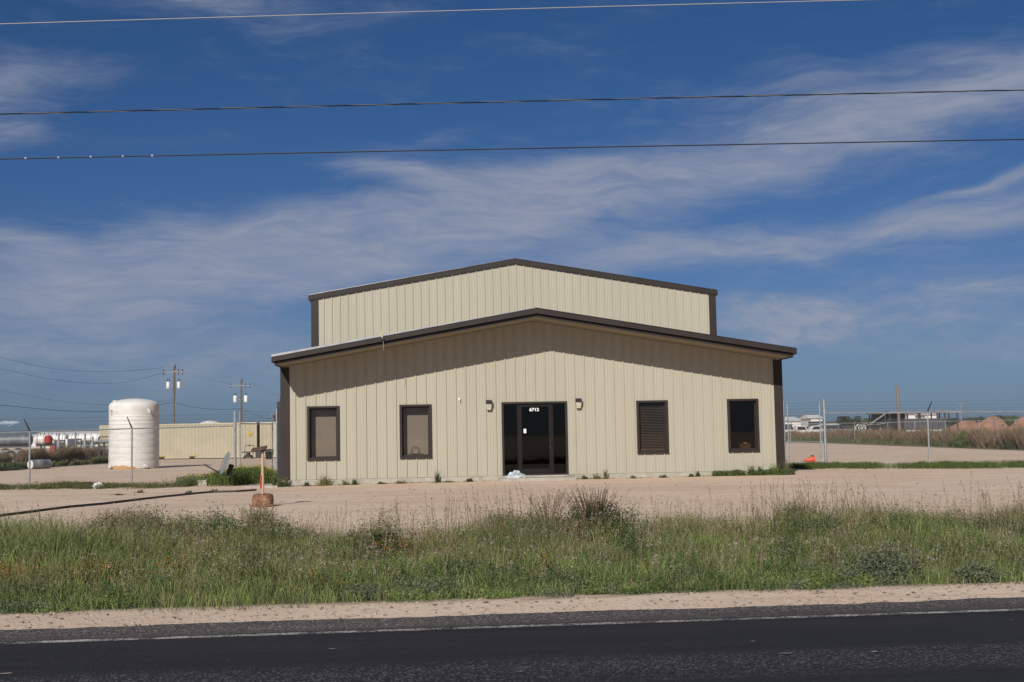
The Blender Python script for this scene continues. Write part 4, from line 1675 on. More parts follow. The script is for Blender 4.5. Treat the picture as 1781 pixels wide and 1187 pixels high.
def tank_trailer(px0, px1, dist, zb, zt, m, label, ladder=True):
    a_, c_ = CAM + ray(px0, 780) * dist, CAM + ray(px1, 780) * dist
    y = (a_.y + c_.y) / 2
    g = gzf(a_.x, y)
    r = (zt - zb) / 2
    root = empty('tank_trailer', ((a_.x + c_.x) / 2, y, g), label, 'trailer', 'trailers parked beyond the weeds')
    zc = g + (zt + zb) / 2
    L_ = c_.x - a_.x
    b = MB()
    b.tube([(a_.x, y, zc), (a_.x + .12, y, zc), (c_.x - .12, y, zc), (c_.x, y, zc)], [r * .8, r, r, r * .8], 24)
    b.build('vessel', m, root, smooth=True)
    b = MB()
    for k in range(5):
        xx = a_.x + L_ * (k + .5) / 5
        b.tube([(xx - .03, y, zc), (xx + .03, y, zc)], r * 1.03, 24)
    b.build('band', M['grey_steel'], root)
    b = MB()
    b.box(a_.x + .2, c_.x - .2, y - .5, y + .5, g + zb - .15, g + zb + .02)
    b.box(a_.x + L_ * .2, a_.x + L_ * .25, y - .5, y - .3, g, g + zb)
    b.build('chassis', M['dark_steel'], root)
    wheels(root, a_.x + L_ * .68, y - .8, g, .48, 2, 1.15)
    if ladder:
        b = MB()
        b.tube([(a_.x, y - r * .6, g + zt + .35), (c_.x, y - r * .6, g + zt + .35)], .025, 6)
        for k in range(8):
            xx = a_.x + L_ * (k + .5) / 8
            b.tube([(xx, y - r * .6, g + zt - .1), (xx, y - r * .6, g + zt + .35)], .02, 6)
        b.build('handrail', M['dark_steel'], root)
    return root


tank_trailer(-70, 54, 112, 1.15, 2.15, M['slate'], 'grey tank trailer with a top rail, left of the red pump machine')
tank_trailer(62, 116, 130, 1.15, 2.30, M['white'], 'white tank trailer just behind the red pump machine')
tank_trailer(122, 176, 138, 1.2, 2.35, M['white'], 'white tank trailer closest to the cream container end', ladder=False)


def flat_thing(px0, px1, dist, zlo, zhi, m, label):
    a_, c_ = CAM + ray(px0, 780) * dist, CAM + ray(px1, 780) * dist
    y = (a_.y + c_.y) / 2
    g = gzf(a_.x, y)
    root = empty('flatbed_trailer', ((a_.x + c_.x) / 2, y, g), label, 'trailer', 'trailers parked beyond the weeds')
    MB().box(a_.x, c_.x, y - 1.1, y + 1.1, g + zlo, g + zhi).build('deck', m, root, bevel=.02)
    b = MB()
    b.box(a_.x + .1, a_.x + .2, y - 1.0, y - .9, g, g + zlo)
    b.box(a_.x + .1, a_.x + .25, y - 1.12, y + 1.12, g + zhi, g + zhi + .7)
    b.build('headboard', m, root)
    wheels(root, c_.x - 1.6, y - 1.0, g, .42, 2, .95)
    return root


flat_thing(-20, 60, 103, .55, .85, M['grey_steel'], 'low grey flatbed trailer in front of the grey tank trailer')
flat_thing(119, 142, 106, .75, .98, M['white'], 'short white flatbed trailer between the red machine and the rack')
# red pump machine
p = CAM + ray(84, 780) * 108
p.z = gzf(p.x, p.y)
x, y, z = p
Um = 108 / F_PX
rp = empty('pump_machine', p, 'red pump machine with a dark hose reel in the far yard', 'machine')
MB().lathe((x, y, z + 1.28), [(.2, 0), (.34, .1), (.36, .55), (.22, .72), (.1, .75)], 14).build('hopper', M['red'], rp, smooth=True)
MB().box(x + .2, x + .65, y - .3, y + .3, z + .45, z + 1.1).build('engine_cover', M['red'], rp, bevel=.03)
b = MB()
b.tube([(x + .15, y, z + 1.9), (x + .75, y, z + 1.35), (x + .8, y, z + .2)], .05, 8)
b.tube([(x - .3, y, z + 1.2), (x - .3, y, z)], .05, 8)
b.tube([(x - 1.0, y, z + .45), (x + 1.6, y, z + .45)], .07, 6)
b.tube([(x - .3, y, z + 1.28), (x + .35, y, z + 1.28)], .05, 6)
b.tube([(x + .35, y, z + 1.28), (x + .35, y, z)], .05, 6)
b.build('frame', M['dark_steel'], rp)
MB().tube([(x + 1.1, y - .3, z + .75), (x + 1.1, y + .3, z + .75)], .42, 18).build('hose_reel', M['black'], rp, smooth=True)
wheels(rp, x - .7, y - .4, z, .35, 1, 1)
wheels(rp, x + 1.2, y - .4, z, .35, 1, 1)


def upright_machine(px, dist, h, label, seed):
    r = random.Random(seed)
    p = CAM + ray(px, 780) * dist
    p.z = gzf(p.x, p.y)
    x, y, z = p
    root = empty('valve_skid', p, label, 'machine', 'valve skids in the far yard')
    b = MB()
    b.box(x - .5, x + .5, y - .3, y + .3, z + .1, z + .25)
    for k in (-.4, .4):
        b.box(x + k - .04, x + k + .04, y - .04, y + .04, z, z + h * .8)
    b.box(x - .44, x + .44, y - .04, y + .04, z + h * .78, z + h * .84)
    b.build('frame', M['dark_steel'], root)
    b = MB()
    b.lathe((x - .1, y, z + .25), [(.16, 0), (.18, .1), (.18, h * .6), (.08, h * .75), (.08, h)], 12)
    b.tube([(x - .1, y, z + h * .6), (x + .35, y, z + h * .6), (x + .35, y, z + .25)], .06, 8)
    b.build('vessel', M['grey_steel'], root, smooth=True)


upright_machine(104, 107, 1.9, 'slim grey valve skid just right of the red pump machine', 1)
upright_machine(133, 109, 2.0, 'grey valve skid behind the short white flatbed', 2)
upright_machine(150, 103, 1.8, 'grey valve skid midway between the flatbed and the container end', 3)
upright_machine(163, 101, 1.6, 'low grey valve skid beside the dark rack', 4)


def warehouse(px0, px1, dist, eave, ridge, depth, label, m=None, dark=None):
    a_, c_ = CAM + ray(px0, 780) * dist, CAM + ray(px1, 780) * dist
    y = (a_.y + c_.y) / 2
    g = gzf(a_.x, y)
    root = empty('warehouse', ((a_.x + c_.x) / 2, y, g), label, 'warehouse', 'low pale warehouses on the horizon')
    m = m or M['white']
    MB().box(a_.x, c_.x, y, y + depth, g, g + eave).build('wall', m, root)
    b = MB()
    b.add([(a_.x - .3, y - .4, g + eave), (c_.x + .3, y - .4, g + eave), (c_.x + .3, y + depth / 2, g + ridge), (a_.x - .3, y + depth / 2, g + ridge),
           (c_.x + .3, y + depth + .4, g + eave), (a_.x - .3, y + depth + .4, g + eave)], [(0, 1, 2, 3), (3, 2, 4, 5), (1, 4, 2), (0, 3, 5), (0, 5, 4, 1)])
    b.build('roof', M['white'], root)
    if dark:
        n = max(1, int((c_.x - a_.x) / 7))
        for k in range(n):
            xx = a_.x + (k + .5) * (c_.x - a_.x) / n
            MB().box(xx - 1.9, xx + 1.9, y - .06, y - .01, g, g + eave * .8).build('bay_door', M['dark_steel'], root)
    return root


warehouse(50, 178, 300, 2.9, 4.0, 22, 'long low white warehouse on the horizon behind the white trailers')
warehouse(1330, 1402, 300, 3.1, 4.3, 20, 'white warehouse with dark bays just right of the building corner', dark=True)
warehouse(1412, 1432, 280, 3.6, 4.4, 8, 'small taller white shed behind the right gate', dark=True)
warehouse(1441, 1461, 240, 1.9, 2.2, 6, 'low grey hut just right of the right gate', m=M['grey_steel'])
warehouse(1581, 1594, 270, 4.0, 4.5, 8, 'pale shed seen under the left end of the open canopy')
warehouse(1612, 1634, 290, 4.0, 4.6, 8, 'pale shed seen under the middle of the open canopy')

# white domed tank top over the container
p = CAM + ray(365, 760) * 240
g = gzf(p.x, p.y)
Uq = 240 / F_PX
dm = empty('storage_tank', (p.x, p.y, g), 'white domed storage tank showing over the cream container', 'tank')
hz_ = W(365, 736, p.y).z - g
MB().lathe((p.x, p.y, g), [(21 * Uq, 0), (21 * Uq, hz_ - .35), (18 * Uq, hz_ - .05), (12 * Uq, hz_ + .25), (5 * Uq, hz_ + .42), (.1, hz_ + .45)], 28).build('shell', M['white'], dm, smooth=True)
MB().tube([(p.x - 4 * Uq, p.y, g + hz_ + .46), (p.x + 6 * Uq, p.y, g + hz_ + .46)], .09, 8).build('vent', M['dark_steel'], dm)
# lamp post beyond the container
p = CAM + ray(478, 760) * 130
g = gzf(p.x, p.y)
zt = W(478, 726, p.y).z
ul = empty('yard_lamp', (p.x, p.y, g), 'dark hooded lamp post behind the container beside the building corner', 'lamp post')
MB().tube([(p.x, p.y, g), (p.x, p.y, zt)], .05, 8).build('post', M['dark_steel'], ul)
MB().lathe((p.x, p.y, zt - .05), [(.48, -.12), (.46, -.05), (.20, .12), (.04, .30)], 14).build('hood', M['dark_steel'], ul, smooth=True)

# ------------------------------------------------------------------ far yard, right
p = CAM + ray(1565, 757) * 116
g = gzf(p.x, p.y)
zt = W(1563.5, 671, p.y).z
MB_ = MB().tube([(p.x, p.y, g - .2), (p.x - .06, p.y, zt)], [.14, .125], 12)
MB_.tube([(p.x - .06, p.y, zt), (p.x - .06, p.y, zt + .04)], [.125, .08], 12)
tag(MB_.build('timber_pole', M['wood_pale'], None, origin=(p.x, p.y, g), smooth=True), 'bare pale timber pole standing in the weeds before the open canopy', 'pole')

# open canopy with machinery under it
Dc = 140
Uc = Dc / F_PX


def cp(px, dist=Dc):
    q = CAM + ray(px, 745) * dist
    return q


ca, cc = cp(1538), cp(1672)
g = gzf(ca.x, ca.y)
cy = ca.y
zr = W(1600, 717, cy).z
can = empty('open_canopy', (ca.x, cy, g), 'long flat open canopy on thin posts beyond the dry weeds', 'canopy')
b = MB()
b.box(ca.x - .2, cc.x + .2, cy, cy + 5.5, zr - .12, zr + .05)
b.box(ca.x + .6, cc.x - 1.2, cy - .05, cy + 5.5, zr + .051, zr + .12)
b.build('roof', M['grey_steel'], can)
for px in (1541, 1549, 1581, 1600.5, 1634, 1648, 1655, 1670):
    q = cp(px)
    for yy in ((cy + .1),) if px in (1549, 1648) else ((cy + .1), (cy + 5.2)):
        MB().box(q.x - .06, q.x + .06, yy, yy + .12, g, zr - .12).build('post', M['dark_steel'], can)
q0, q1 = cp(1541), cp(1581)
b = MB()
b.box(q0.x + .1, q1.x, cy + .9, cy + 5.0, g, zr - .13)  # solid black block stands for the shade inside the open bay
b.build('bay_shade_block', M['black'], can)
# sloping lean-to at its left
ql = cp(1514)
b = MB()
za, zb_ = W(1541, 719, cy).z, W(1514, 736, cy).z
b.add([(ql.x, cy, zb_), (q0.x, cy, za), (q0.x, cy + .2, za), (ql.x, cy + .2, zb_), (ql.x, cy, zb_ - .16), (q0.x, cy, za - .16), (q0.x, cy + .2, za - .16), (ql.x, cy + .2, zb_ - .16)],
      [(3, 2, 1, 0), (4, 5, 6, 7), (0, 1, 5, 4), (1, 2, 6, 5), (2, 3, 7, 6), (3, 0, 4, 7)])
b.build('lean_to_rafter', M['grey_steel'], can)
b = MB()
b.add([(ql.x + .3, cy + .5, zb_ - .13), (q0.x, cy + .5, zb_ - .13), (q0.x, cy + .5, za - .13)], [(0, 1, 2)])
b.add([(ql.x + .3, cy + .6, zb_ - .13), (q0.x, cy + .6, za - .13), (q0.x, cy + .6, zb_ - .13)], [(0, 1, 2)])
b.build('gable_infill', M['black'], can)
# long grey trailer under the canopy
t0_, t1_ = cp(1582, 137), cp(1656, 137)
yt = t0_.y + 1.5
tr = empty('box_trailer', ((t0_.x + t1_.x) / 2, yt, g), 'long low grey trailer parked under the open canopy', 'trailer')
zt0, zt1 = W(1620, 728, yt).z, W(1620, 747, yt).z
MB().box(t0_.x, t1_.x, yt, yt + 2.4, zt1, zt0).build('body', mat('slate_grey_sheet', (.055, .055, .06), (.08, .077, .08), 1.5, .7), tr, bevel=.03)
b = MB()
k = t0_.x + .3
while k < t1_.x:
    b.box(k, k + .05, yt - .03, yt - .003, zt1 + .05, zt0 - .05)
    k += .6
b.build('rib', M['dark_steel'], tr)
for k in range(7):
    xx = t0_.x + .2 + k * (t1_.x - t0_.x - .5) / 7
    MB().box(xx, xx + .42, yt - .1, yt + .3, max(g, zt1 - .24), zt1 - .03).build('white_bin', M['white'], tr)
MB().box(t0_.x + .3, t1_.x - .3, yt + .6, yt + 2.2, g, zt1).build('underframe', M['black'], tr)
# machines left of the canopy
for i, (px, hh, ww, m_, lab) in enumerate(((1497, 12, 8, 'white', 'white framed machine at the left of the hose reels'), (1510, 11, 10, 'dark_steel', 'dark hose reel beside the white framed machine'),
                                          (1528, 13, 11, 'dark_steel', 'dark hose reel at the foot of the lean to'))):
    q = CAM + ray(px, 752) * 128
    g_ = gzf(q.x, q.y)
    U_ = 128 / F_PX
    root = empty('hose_reel', (q.x, q.y, g_), lab, 'reel', 'reels by the open canopy')
    zc = W(px, 745, q.y).z
    r_ = hh * U_ * .52
    for yy in (q.y - .5, q.y + .5):
        L_ = [(q.x + r_ * math.cos(a_), yy, zc + r_ * math.sin(a_)) for a_ in np.linspace(0, 2 * math.pi, 19)]
        bb = MB().tube(L_, .05, 5, caps=False)
        for a_ in (0, 1.05, 2.1):
            bb.tube([(q.x - r_ * math.cos(a_), yy, zc - r_ * math.sin(a_)), (q.x + r_ * math.cos(a_), yy, zc + r_ * math.sin(a_))], .03, 5)
        bb.build('flange', M[m_], root)
    MB().tube([(q.x, q.y - .5, zc), (q.x, q.y + .5, zc)], r_ * .6, 16).build('hose_roll', M['black'], root, smooth=True)
    b = MB()
    for sx in (-1, 1):
        b.tube([(q.x, q.y - .6, zc), (q.x + sx * r_, q.y - .6, g_)], .05, 6)
    b.tube([(q.x - r_ * 1.1, q.y - .6, zc + r_ * .9), (q.x + r_ * 1.3, q.y - .6, zc + r_ * 1.2)], .05, 6)
    b.build('frame', M['grey_steel'], root)


# parked vehicles behind the right gate
def pickup(px, dist, sgn, m, label):
    q = CAM + ray(px, 752) * dist
    x, y = q.x, q.y
    z = gzf(x, y)
    root = empty('pickup_truck', (x, y, z), label, 'pickup truck', 'trucks parked far beyond the right gate')
    s = sgn

    def bx(b, a, c, z0, z1, w=.95):
        b.box(min(x + s * a, x + s * c), max(x + s * a, x + s * c), y - w, y + w, z + z0, z + z1)
    b = MB()
    bx(b, -2.7, 2.7, .5, 1.05)
    bx(b, -2.7, -.6, 1.05, 1.2)
    b.build('body', m, root, bevel=.06)
    b = MB()
    poly = [(x + s * -.6, z + 1.05), (x + s * 1.3, z + 1.05), (x + s * .75, z + 1.75), (x + s * -.5, z + 1.8)]
    if s < 0:
        poly = poly[::-1]
    b.prism(poly, y - .85, y + .85)
    b.build('cab', m, root, bevel=.04)
    b = MB()
    poly = [(x + s * -.42, z + 1.15), (x + s * 1.05, z + 1.15), (x + s * .68, z + 1.65), (x + s * -.40, z + 1.68)]
    if s < 0:
        poly = poly[::-1]
    b.prism(poly, y - .87, y - .855)
    b.build('side_window', M['black'], root)
    wheels(root, x - 1.75, y - .85, z, .38, 2, 3.4)


pickup(1389, 190, 1, M['white'], 'white pickup truck in front of the white warehouse beyond the gate')
pickup(1420, 205, -1, M['white'], 'white pickup truck in front of the small taller shed')
for (px0, px1, dist, lab) in ((1378, 1408, 215, 'dark pipe stack behind the white pickup trucks'), (1462, 1486, 150, 'dark pipe stack beyond the weeds left of the hose reels'), (1440, 1458, 160, 'low pipe stack just right of the right gate')):
    a_, c_ = CAM + ray(px0, 752) * dist, CAM + ray(px1, 752) * dist
    g_ = gzf(a_.x, a_.y)
    root = empty('pipe_stack', (a_.x, a_.y, g_), lab, 'pipe stack', 'pipe stacks in the far yard')
    for r in range(4):
        for k in range(3):
            zz = g_ + .35 + .36 * r
            MB().tube([(a_.x + .1 * (r % 2), a_.y + .4 * k, zz), (c_.x - .15 * (r % 2), a_.y + .4 * k, zz)], .17, 8).build('pipe', M['dark_steel' if r % 2 else 'grey_steel'], root, smooth=True)
    b = MB()
    for t in (.1, .5, .9):
        xx = a_.x + (c_.x - a_.x) * t
        b.box(xx - .06, xx + .06, a_.y - .3, a_.y + 1.1, g_, g_ + .17)
        b.box(xx - .05, xx + .05, a_.y - .30, a_.y - .22, g_ + .17, g_ + 1.75)
    b.build('bolster', M['dark_steel'], root)
# thin light pole
p = CAM + ray(1673, 757) * 180
g = gzf(p.x, p.y)
zt = W(1673, 703, p.y).z
lp = empty('light_pole', (p.x, p.y, g), 'thin grey floodlight pole beyond the right end of the canopy', 'light pole')
MB().tube([(p.x, p.y, g), (p.x, p.y, zt)], [.09, .05], 8).build('pole', M['grey_steel'], lp)
MB().box(p.x - .4, p.x + .4, p.y - .1, p.y + .1, zt - .05, zt + .07).build('lamp_head', M['grey_steel'], lp)


# soil mounds
def mound(px, dist, w_, h, label, seed):
    q = CAM + ray(px, 757) * dist
    g = gzf(q.x, q.y)
    r = random.Random(seed)
    ph = [r.uniform(0, 6) for _ in range(6)]
    b = MB()
    na, nr = 48, 14
    for i in range(nr + 1):
        t = i / nr
        for k in range(na):
            a_ = 2 * math.pi * k / na
            R2 = w_ / 2 * (1 + .13 * math.sin(a_ * 2 + ph[0]) + .07 * math.sin(a_ * 5 + ph[1]))
            prof = (1 - t ** 2.0) ** 1.15
            zz = h * prof * (1 + .10 * math.sin(a_ * 3 + t * 6 + ph[2])) + .09 * h * math.sin(a_ * 9 + t * 14 + ph[3]) * (1 - t) * t * 2 + .05 * h * r.uniform(-1, 1) * (1 - t)
            b.v.append((q.x + R2 * t * math.cos(a_), q.y + R2 * t * math.sin(a_) * .7, g - .05 + max(0, zz)))
    for i in range(nr):
        for k in range(na):
            b.f.append((i * na + k, i * na + (k + 1) % na, (i + 1) * na + (k + 1) % na, (i + 1) * na + k))
    tag(b.build('soil_mound', M['dirtpile'], None, origin=(q.x, q.y, g), smooth=True), label, 'mound', 'orange soil mounds on the right')


mound(1684, 262, 11, 2.15, 'long low orange soil mound at the right end of the canopy', 1)
mound(1727, 250, 9.5, 2.85, 'rounded orange soil mound between the low mound and the picture edge', 2)
mound(1803, 240, 12, 3.1, 'largest orange soil mound at the right edge of the photo', 3)


# ------------------------------------------------------------------ vegetation generators
def blades(xy, z, h, wd, lean, col, tipcol=None, curve=.35):
    """grass blades, 5 vertices each"""
    n = len(xy)
    az_ = rng.random(n) * 2 * math.pi
    fa = rng.random(n) * 2 * math.pi
    d = np.stack([np.cos(az_), np.sin(az_)], -1)
    side = np.stack([np.cos(fa), np.sin(fa)], -1)
    v = np.zeros((n, 5, 3))
    b2 = xy
    m2 = xy + d * (lean * h * curve)[:, None]
    t2 = xy + d * (lean * h)[:, None]
    v[:, 0, :2] = b2 - side * wd[:, None] / 2
    v[:, 1, :2] = b2 + side * wd[:, None] / 2
    v[:, 2, :2] = m2 + side * wd[:, None] * .38
    v[:, 3, :2] = m2 - side * wd[:, None] * .38
    v[:, 4, :2] = t2
    v[:, 0, 2] = z - .02
    v[:, 1, 2] = z - .02
    v[:, 2, 2] = z + h * .58
    v[:, 3, 2] = z + h * .58
    v[:, 4, 2] = z + h * (1 - .25 * lean ** 2)
    base = np.arange(n)[:, None] * 5
    f = np.concatenate([base + [0, 1, 2, 3], base + [3, 2, 4]], 1)
    flat = f.ravel()
    lt = np.tile([4, 3], n)
    c = np.repeat(col[:, None, :], 5, 1)
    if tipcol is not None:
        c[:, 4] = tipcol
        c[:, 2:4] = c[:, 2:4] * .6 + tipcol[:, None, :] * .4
    return v.reshape(-1, 3), flat, lt, c.reshape(-1, 3)


def leafs(cen, size, col, flat_=.3):
    """small pointed leaves with random facing"""
    n = len(cen)
    a = rng.normal(size=(n, 3))
    a[:, 2] *= flat_ + .4
    a /= np.linalg.norm(a, axis=1)[:, None]
    t = rng.normal(size=(n, 3))
    b_ = np.cross(a, t)
    b_ /= np.linalg.norm(b_, axis=1)[:, None]
    s = size[:, None]
    v = np.stack([cen - a * s, cen + b_ * s * .42, cen + a * s, cen - b_ * s * .42], 1)
    v[:, 1] += np.array([0, 0, .12]) * s
    base = np.arange(n)[:, None] * 4
    return v.reshape(-1, 3), (base + [0, 1, 2, 3]).ravel(), np.full(n, 4), np.repeat(col[:, None, :], 4, 1).reshape(-1, 3)


def join(parts):
    V, Fl, L, C = [], [], [], []
    o = 0
    for v, f, l, c in parts:
        V.append(v)
        Fl.append(f + o)
        L.append(l)
        C.append(c)
        o += len(v)
    return np.concatenate(V), np.concatenate(Fl), np.concatenate(L), np.concatenate(C)


def veg(name, parts, label=None, cat=None, group=None, kind=None, origin=(0, 0, 0), parent=None):
    v, f, l, c = join(parts)
    o = np_mesh(name, v, f, l, M['leaf'], np.clip(c, 0.004, 1), origin, parent)
    return tag(o, label, cat, group, kind)


def jitc(base, n, amt=.25):
    base = np.array(base)
    k = 1 + (rng.random((n, 1)) - .5) * 2 * amt
    return base * k * (1 + (rng.random((n, 3)) - .5) * amt * .5)


def mixc(a, b, f):
    return np.asarray(a) * (1 - f[:, None]) + np.asarray(b) * f[:, None]


GREEN = np.array((.170, .228, .072))
GREEN_D = np.array((.062, .092, .038))
OLIVE = np.array((.215, .200, .105))
SAGE = np.array((.165, .190, .125))
LIME = np.array((.235, .270, .095))
DRY = np.array((.30, .225, .145))
DRY_D = np.array((.155, .105, .072))
PALE = np.array((.46, .385, .33))
ORANGE = np.array((.42, .17, .035))

TR = 12.5          # half length of the verge that gets dense planting


def rand_ts(n, s0, s1, t0=-TR - 3, t1=TR - 1.0):
    t = rng.random(n) * (t1 - t0) + t0
    s = rng.random(n) * (s1 - s0) + s0
    # follow the road frame, centred on the camera's foot
    tc = CAM.x * rdir.x + CAM.y * rdir.y
    t = t + tc + 2.2
    x = rdir.x * t + rnrm.x * (s + RC)
    y = rdir.y * t + rnrm.y * (s + RC)
    return np.stack([x, y], -1), s, t


VW = S_LOT - S_VERGE
edge = lambda t: .28 * (vnoise(t * 1.1, t * 0 + 3) - .5) + .35 * (vnoise(t * .3, t * 0 + 8) - .5)


_q = G(600, 945, -.25)
T_DIP = _q.x * rdir.x + _q.y * rdir.y


def verge_grass():
    parts = []
    # turf that covers the soil, thinner towards the yard
    n = 190000
    xy, s, t = rand_ts(n, S_VERGE - .25, S_LOT + .15)
    k = (s - S_VERGE) / VW
    cl_ = vnoise(xy[:, 0] * 1.7, xy[:, 1] * 1.7) * .6 + vnoise(xy[:, 0] * 4.3 + 9, xy[:, 1] * 4.3) * .4
    big = vnoise(xy[:, 0] * .42 + 5, xy[:, 1] * .55)
    fr = s - S_VERGE - edge(t) - .3 * (vnoise(t * 4, s * 4) - .5)
    keep = (rng.random(n) < np.where(k > .72, np.clip(1.15 - (k - .72) * 3.2, .10, 1) * (.25 + 1.2 * cl_), 1.0)) & (s < S_LOT + .2 + 2 * edge(t * 1.7))
    keep &= rng.random(n) < np.clip(.10 + fr * 2.2, 0, 1)
    keep &= rng.random(n) < np.clip(.12 + cl_ * 1.5, 0, 1)
    keep &= rng.random(n) < .45 + .55 * sm((k - .15) / .25)
    xy, s, t, k, cl_, big, fr = (q[keep] for q in (xy, s, t, k, cl_, big, fr))
    rim = sm(fr / .55)
    n = len(xy)
    dip = 1 - .5 * np.exp(-((t - T_DIP) / 1.3) ** 2)
    ridge = -.12 + dip * .55 + 1.5 * vnoise(t * .75 + 11, t * 0 + 5) ** 1.5 + .5 * (vnoise(t * 2.6, t * 0 + 1) - .5)
    h = (.07 + .12 * rng.random(n) + .10 * sm((k - .12) / .35) * rng.random(n) + .24 * np.clip(cl_ - .35, 0, 1) * sm(k / .35)) * (.22 + .78 * rim) * (1 + (ridge - 1) * sm((k - .3) / .4))
    c = mixc(GREEN, GREEN_D, np.clip(rng.random(n) * .9 + (vnoise(xy[:, 0] * 2.3 + 40, xy[:, 1] * 2.3) - .5) * 1.5, 0, 1))
    c = np.where((rng.random(n) < .22)[:, None], LIME, c)
    dryf = np.clip((k - .38) * 1.0 + (big - .5) * 1.3 + (rng.random(n) - .5) * .9, 0, 1)
    dryf = np.maximum(dryf, (1 - rim) * .7)
    c = c * (1 - dryf[:, None]) + mixc(OLIVE, DRY, rng.random(n) * .9) * dryf[:, None]
    c *= (1 + (rng.random((n, 1)) - .5) * .7)
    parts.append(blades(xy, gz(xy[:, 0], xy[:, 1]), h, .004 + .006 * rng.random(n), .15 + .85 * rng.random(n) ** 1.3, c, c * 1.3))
    # taller grass clumps
    nc = 1150
    cxy, cs, ct = rand_ts(nc, S_VERGE + .5, S_LOT - .2)
    m = 44
    ck = (cs - S_VERGE) / VW
    ch = (.13 + .19 * rng.random(nc)) * (.5 + .6 * sm(ck / .5)) * (1 - .5 * np.exp(-((ct - T_DIP) / 1.3) ** 2) * sm(ck / .5))
    cg = rng.random(nc)
    base = np.where((cg < np.clip(.85 - ck * .6, .25, 1))[:, None], mixc(LIME, GREEN_D, rng.random(nc)), mixc(OLIVE, DRY, rng.random(nc)))
    xy = np.repeat(cxy, m, 0) + rng.normal(size=(nc * m, 2)) * .08
    hh = np.repeat(ch, m) * (.5 + .55 * rng.random(nc * m))
    cc_ = np.repeat(base, m, 0) * (1 + (rng.random((nc * m, 1)) - .5) * .6)
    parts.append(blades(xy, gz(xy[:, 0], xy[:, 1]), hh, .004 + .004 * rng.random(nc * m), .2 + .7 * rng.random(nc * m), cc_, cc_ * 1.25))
    veg('grass', parts, 'mixed green and drying grass on the road verge', kind='stuff')


verge_grass()


def verge_leafy():
    """low dense leafy weeds near the road and dark clumps further back"""
    parts = []
    spec = []
    nc = 1000
    cxy, cs, ct = rand_ts(nc, S_VERGE + .20, S_VERGE + 2.9)
    for i in range(nc):
        pn_ = vnoise(np.array([ct[i] * .55]), np.array([cs[i] * .6]))[0]
        if pn_ > .30:
            col = (GREEN, GREEN_D * 1.3, SAGE, LIME, SAGE * .9)[random.choice((0, 0, 1, 1, 1, 2, 3, 4) if pn_ < .6 else (2, 4, 1, 1, 0))]
            rr = .09 + .18 * random.random()
            spec.append((cxy[i], rr, .05 + .24 * random.random() ** 1.3 * min(1, (cs[i] - S_VERGE) / .9), int(200 + 900 * rr), col, .0125))
    nc = 330
    cxy, cs, ct = rand_ts(nc, S_VERGE + 2.2, S_LOT - .1)
    for i in range(nc):
        spec.append((cxy[i], .10 + .20 * random.random(), .14 + .18 * random.random(), 240, (GREEN_D, OLIVE, GREEN, DRY_D, SAGE)[random.choice((0, 0, 0, 1, 2, 3, 3, 4))], .014))
    # bigger dark mounds along the yard side
    for (a_, b_, num) in ((120, 520, 26), (640, 700, 4), (760, 880, 3), (880, 1100, 15), (1320, 1450, 8), (1560, 1781, 12), (-200, 100, 8)):
        for i in range(num):
            q = G(random.uniform(a_, b_), random.uniform(925, 965), -.24)
            spec.append((np.array([q.x, q.y]), random.uniform(.18, .36), random.uniform(.22, .40), 1100, random.choice((GREEN_D * 1.1, GREEN_D * 1.5, OLIVE * .65, GREEN * .7)), .014))
    for (c, r, h, m, col, ls) in spec:
        u = rng.normal(size=(m, 3))
        u /= np.linalg.norm(u, axis=1)[:, None]
        u *= (rng.random((m, 1)) ** .45)
        u *= 1 + .35 * np.sin(u[:, :1] * 9 + c[0] * 7) * np.cos(u[:, 1:2] * 8)
        u[:, 2] = np.abs(u[:, 2])
        z0 = gz(c[0], c[1])
        p = np.stack([c[0] + u[:, 0] * r * 1.3, c[1] + u[:, 1] * r, z0 + u[:, 2] * h + .01], -1)
        parts.append(leafs(p, ls * (.5 + .9 * rng.random(m)), jitc(col, m, .4)))
    veg('weeds', parts, 'low leafy green weeds along the road side of the verge', kind='stuff')


verge_leafy()


def stalks(xy, h, lean_dir, col, headcol, head_n, head_len, head_size, r=.0022, branch=0):
    """upright stems with seed heads, as thin blades plus small leaf faces"""
    n = len(xy)
    z = gz(xy[:, 0], xy[:, 1])
    parts = []
    fa = rng.random(n) * 2 * math.pi
    lean = lean_dir + rng.normal(size=(n, 2)) * .09
    seg = 5
    for ang in (0, math.pi / 2):
        side = np.stack([np.cos(fa + ang), np.sin(fa + ang)], -1)
        v = np.zeros((n, (seg + 1) * 2, 3))
        for i in range(seg + 1):
            t = i / seg
            c_ = xy + lean * (h * t ** 1.6)[:, None]
            wv = r * (1.1 - .6 * t)
            v[:, 2 * i, :2] = c_ - side * wv
            v[:, 2 * i + 1, :2] = c_ + side * wv
            v[:, 2 * i:2 * i + 2, 2] = (z + h * t)[:, None]
        base = np.arange(n)[:, None] * (2 * seg + 2)
        f = np.concatenate([base + [2 * i, 2 * i + 1, 2 * i + 3, 2 * i + 2] for i in range(seg)], 1).ravel()
        parts.append((v.reshape(-1, 3), f, np.full(n * seg, 4), np.repeat(col, 2 * seg + 2, 0)))
    if head_n:
        t = 1 - rng.random((n, head_n)) * head_len
        cx = xy[:, None, :] + lean[:, None, :] * (h[:, None] * t ** 1.6)[:, :, None]
        cz = z[:, None] + h[:, None] * t
        p = np.concatenate([cx, cz[:, :, None]], -1).reshape(-1, 3)
        p[:, :2] += rng.normal(size=(len(p), 2)) * head_size * .7
        hc = np.repeat(headcol, head_n, 0) * (1 + (rng.random((n * head_n, 1)) - .5) * .4)
        parts.append(leafs(p, np.full(len(p), head_size) * (.5 + rng.random(len(p))), hc, 1.2))
    return parts


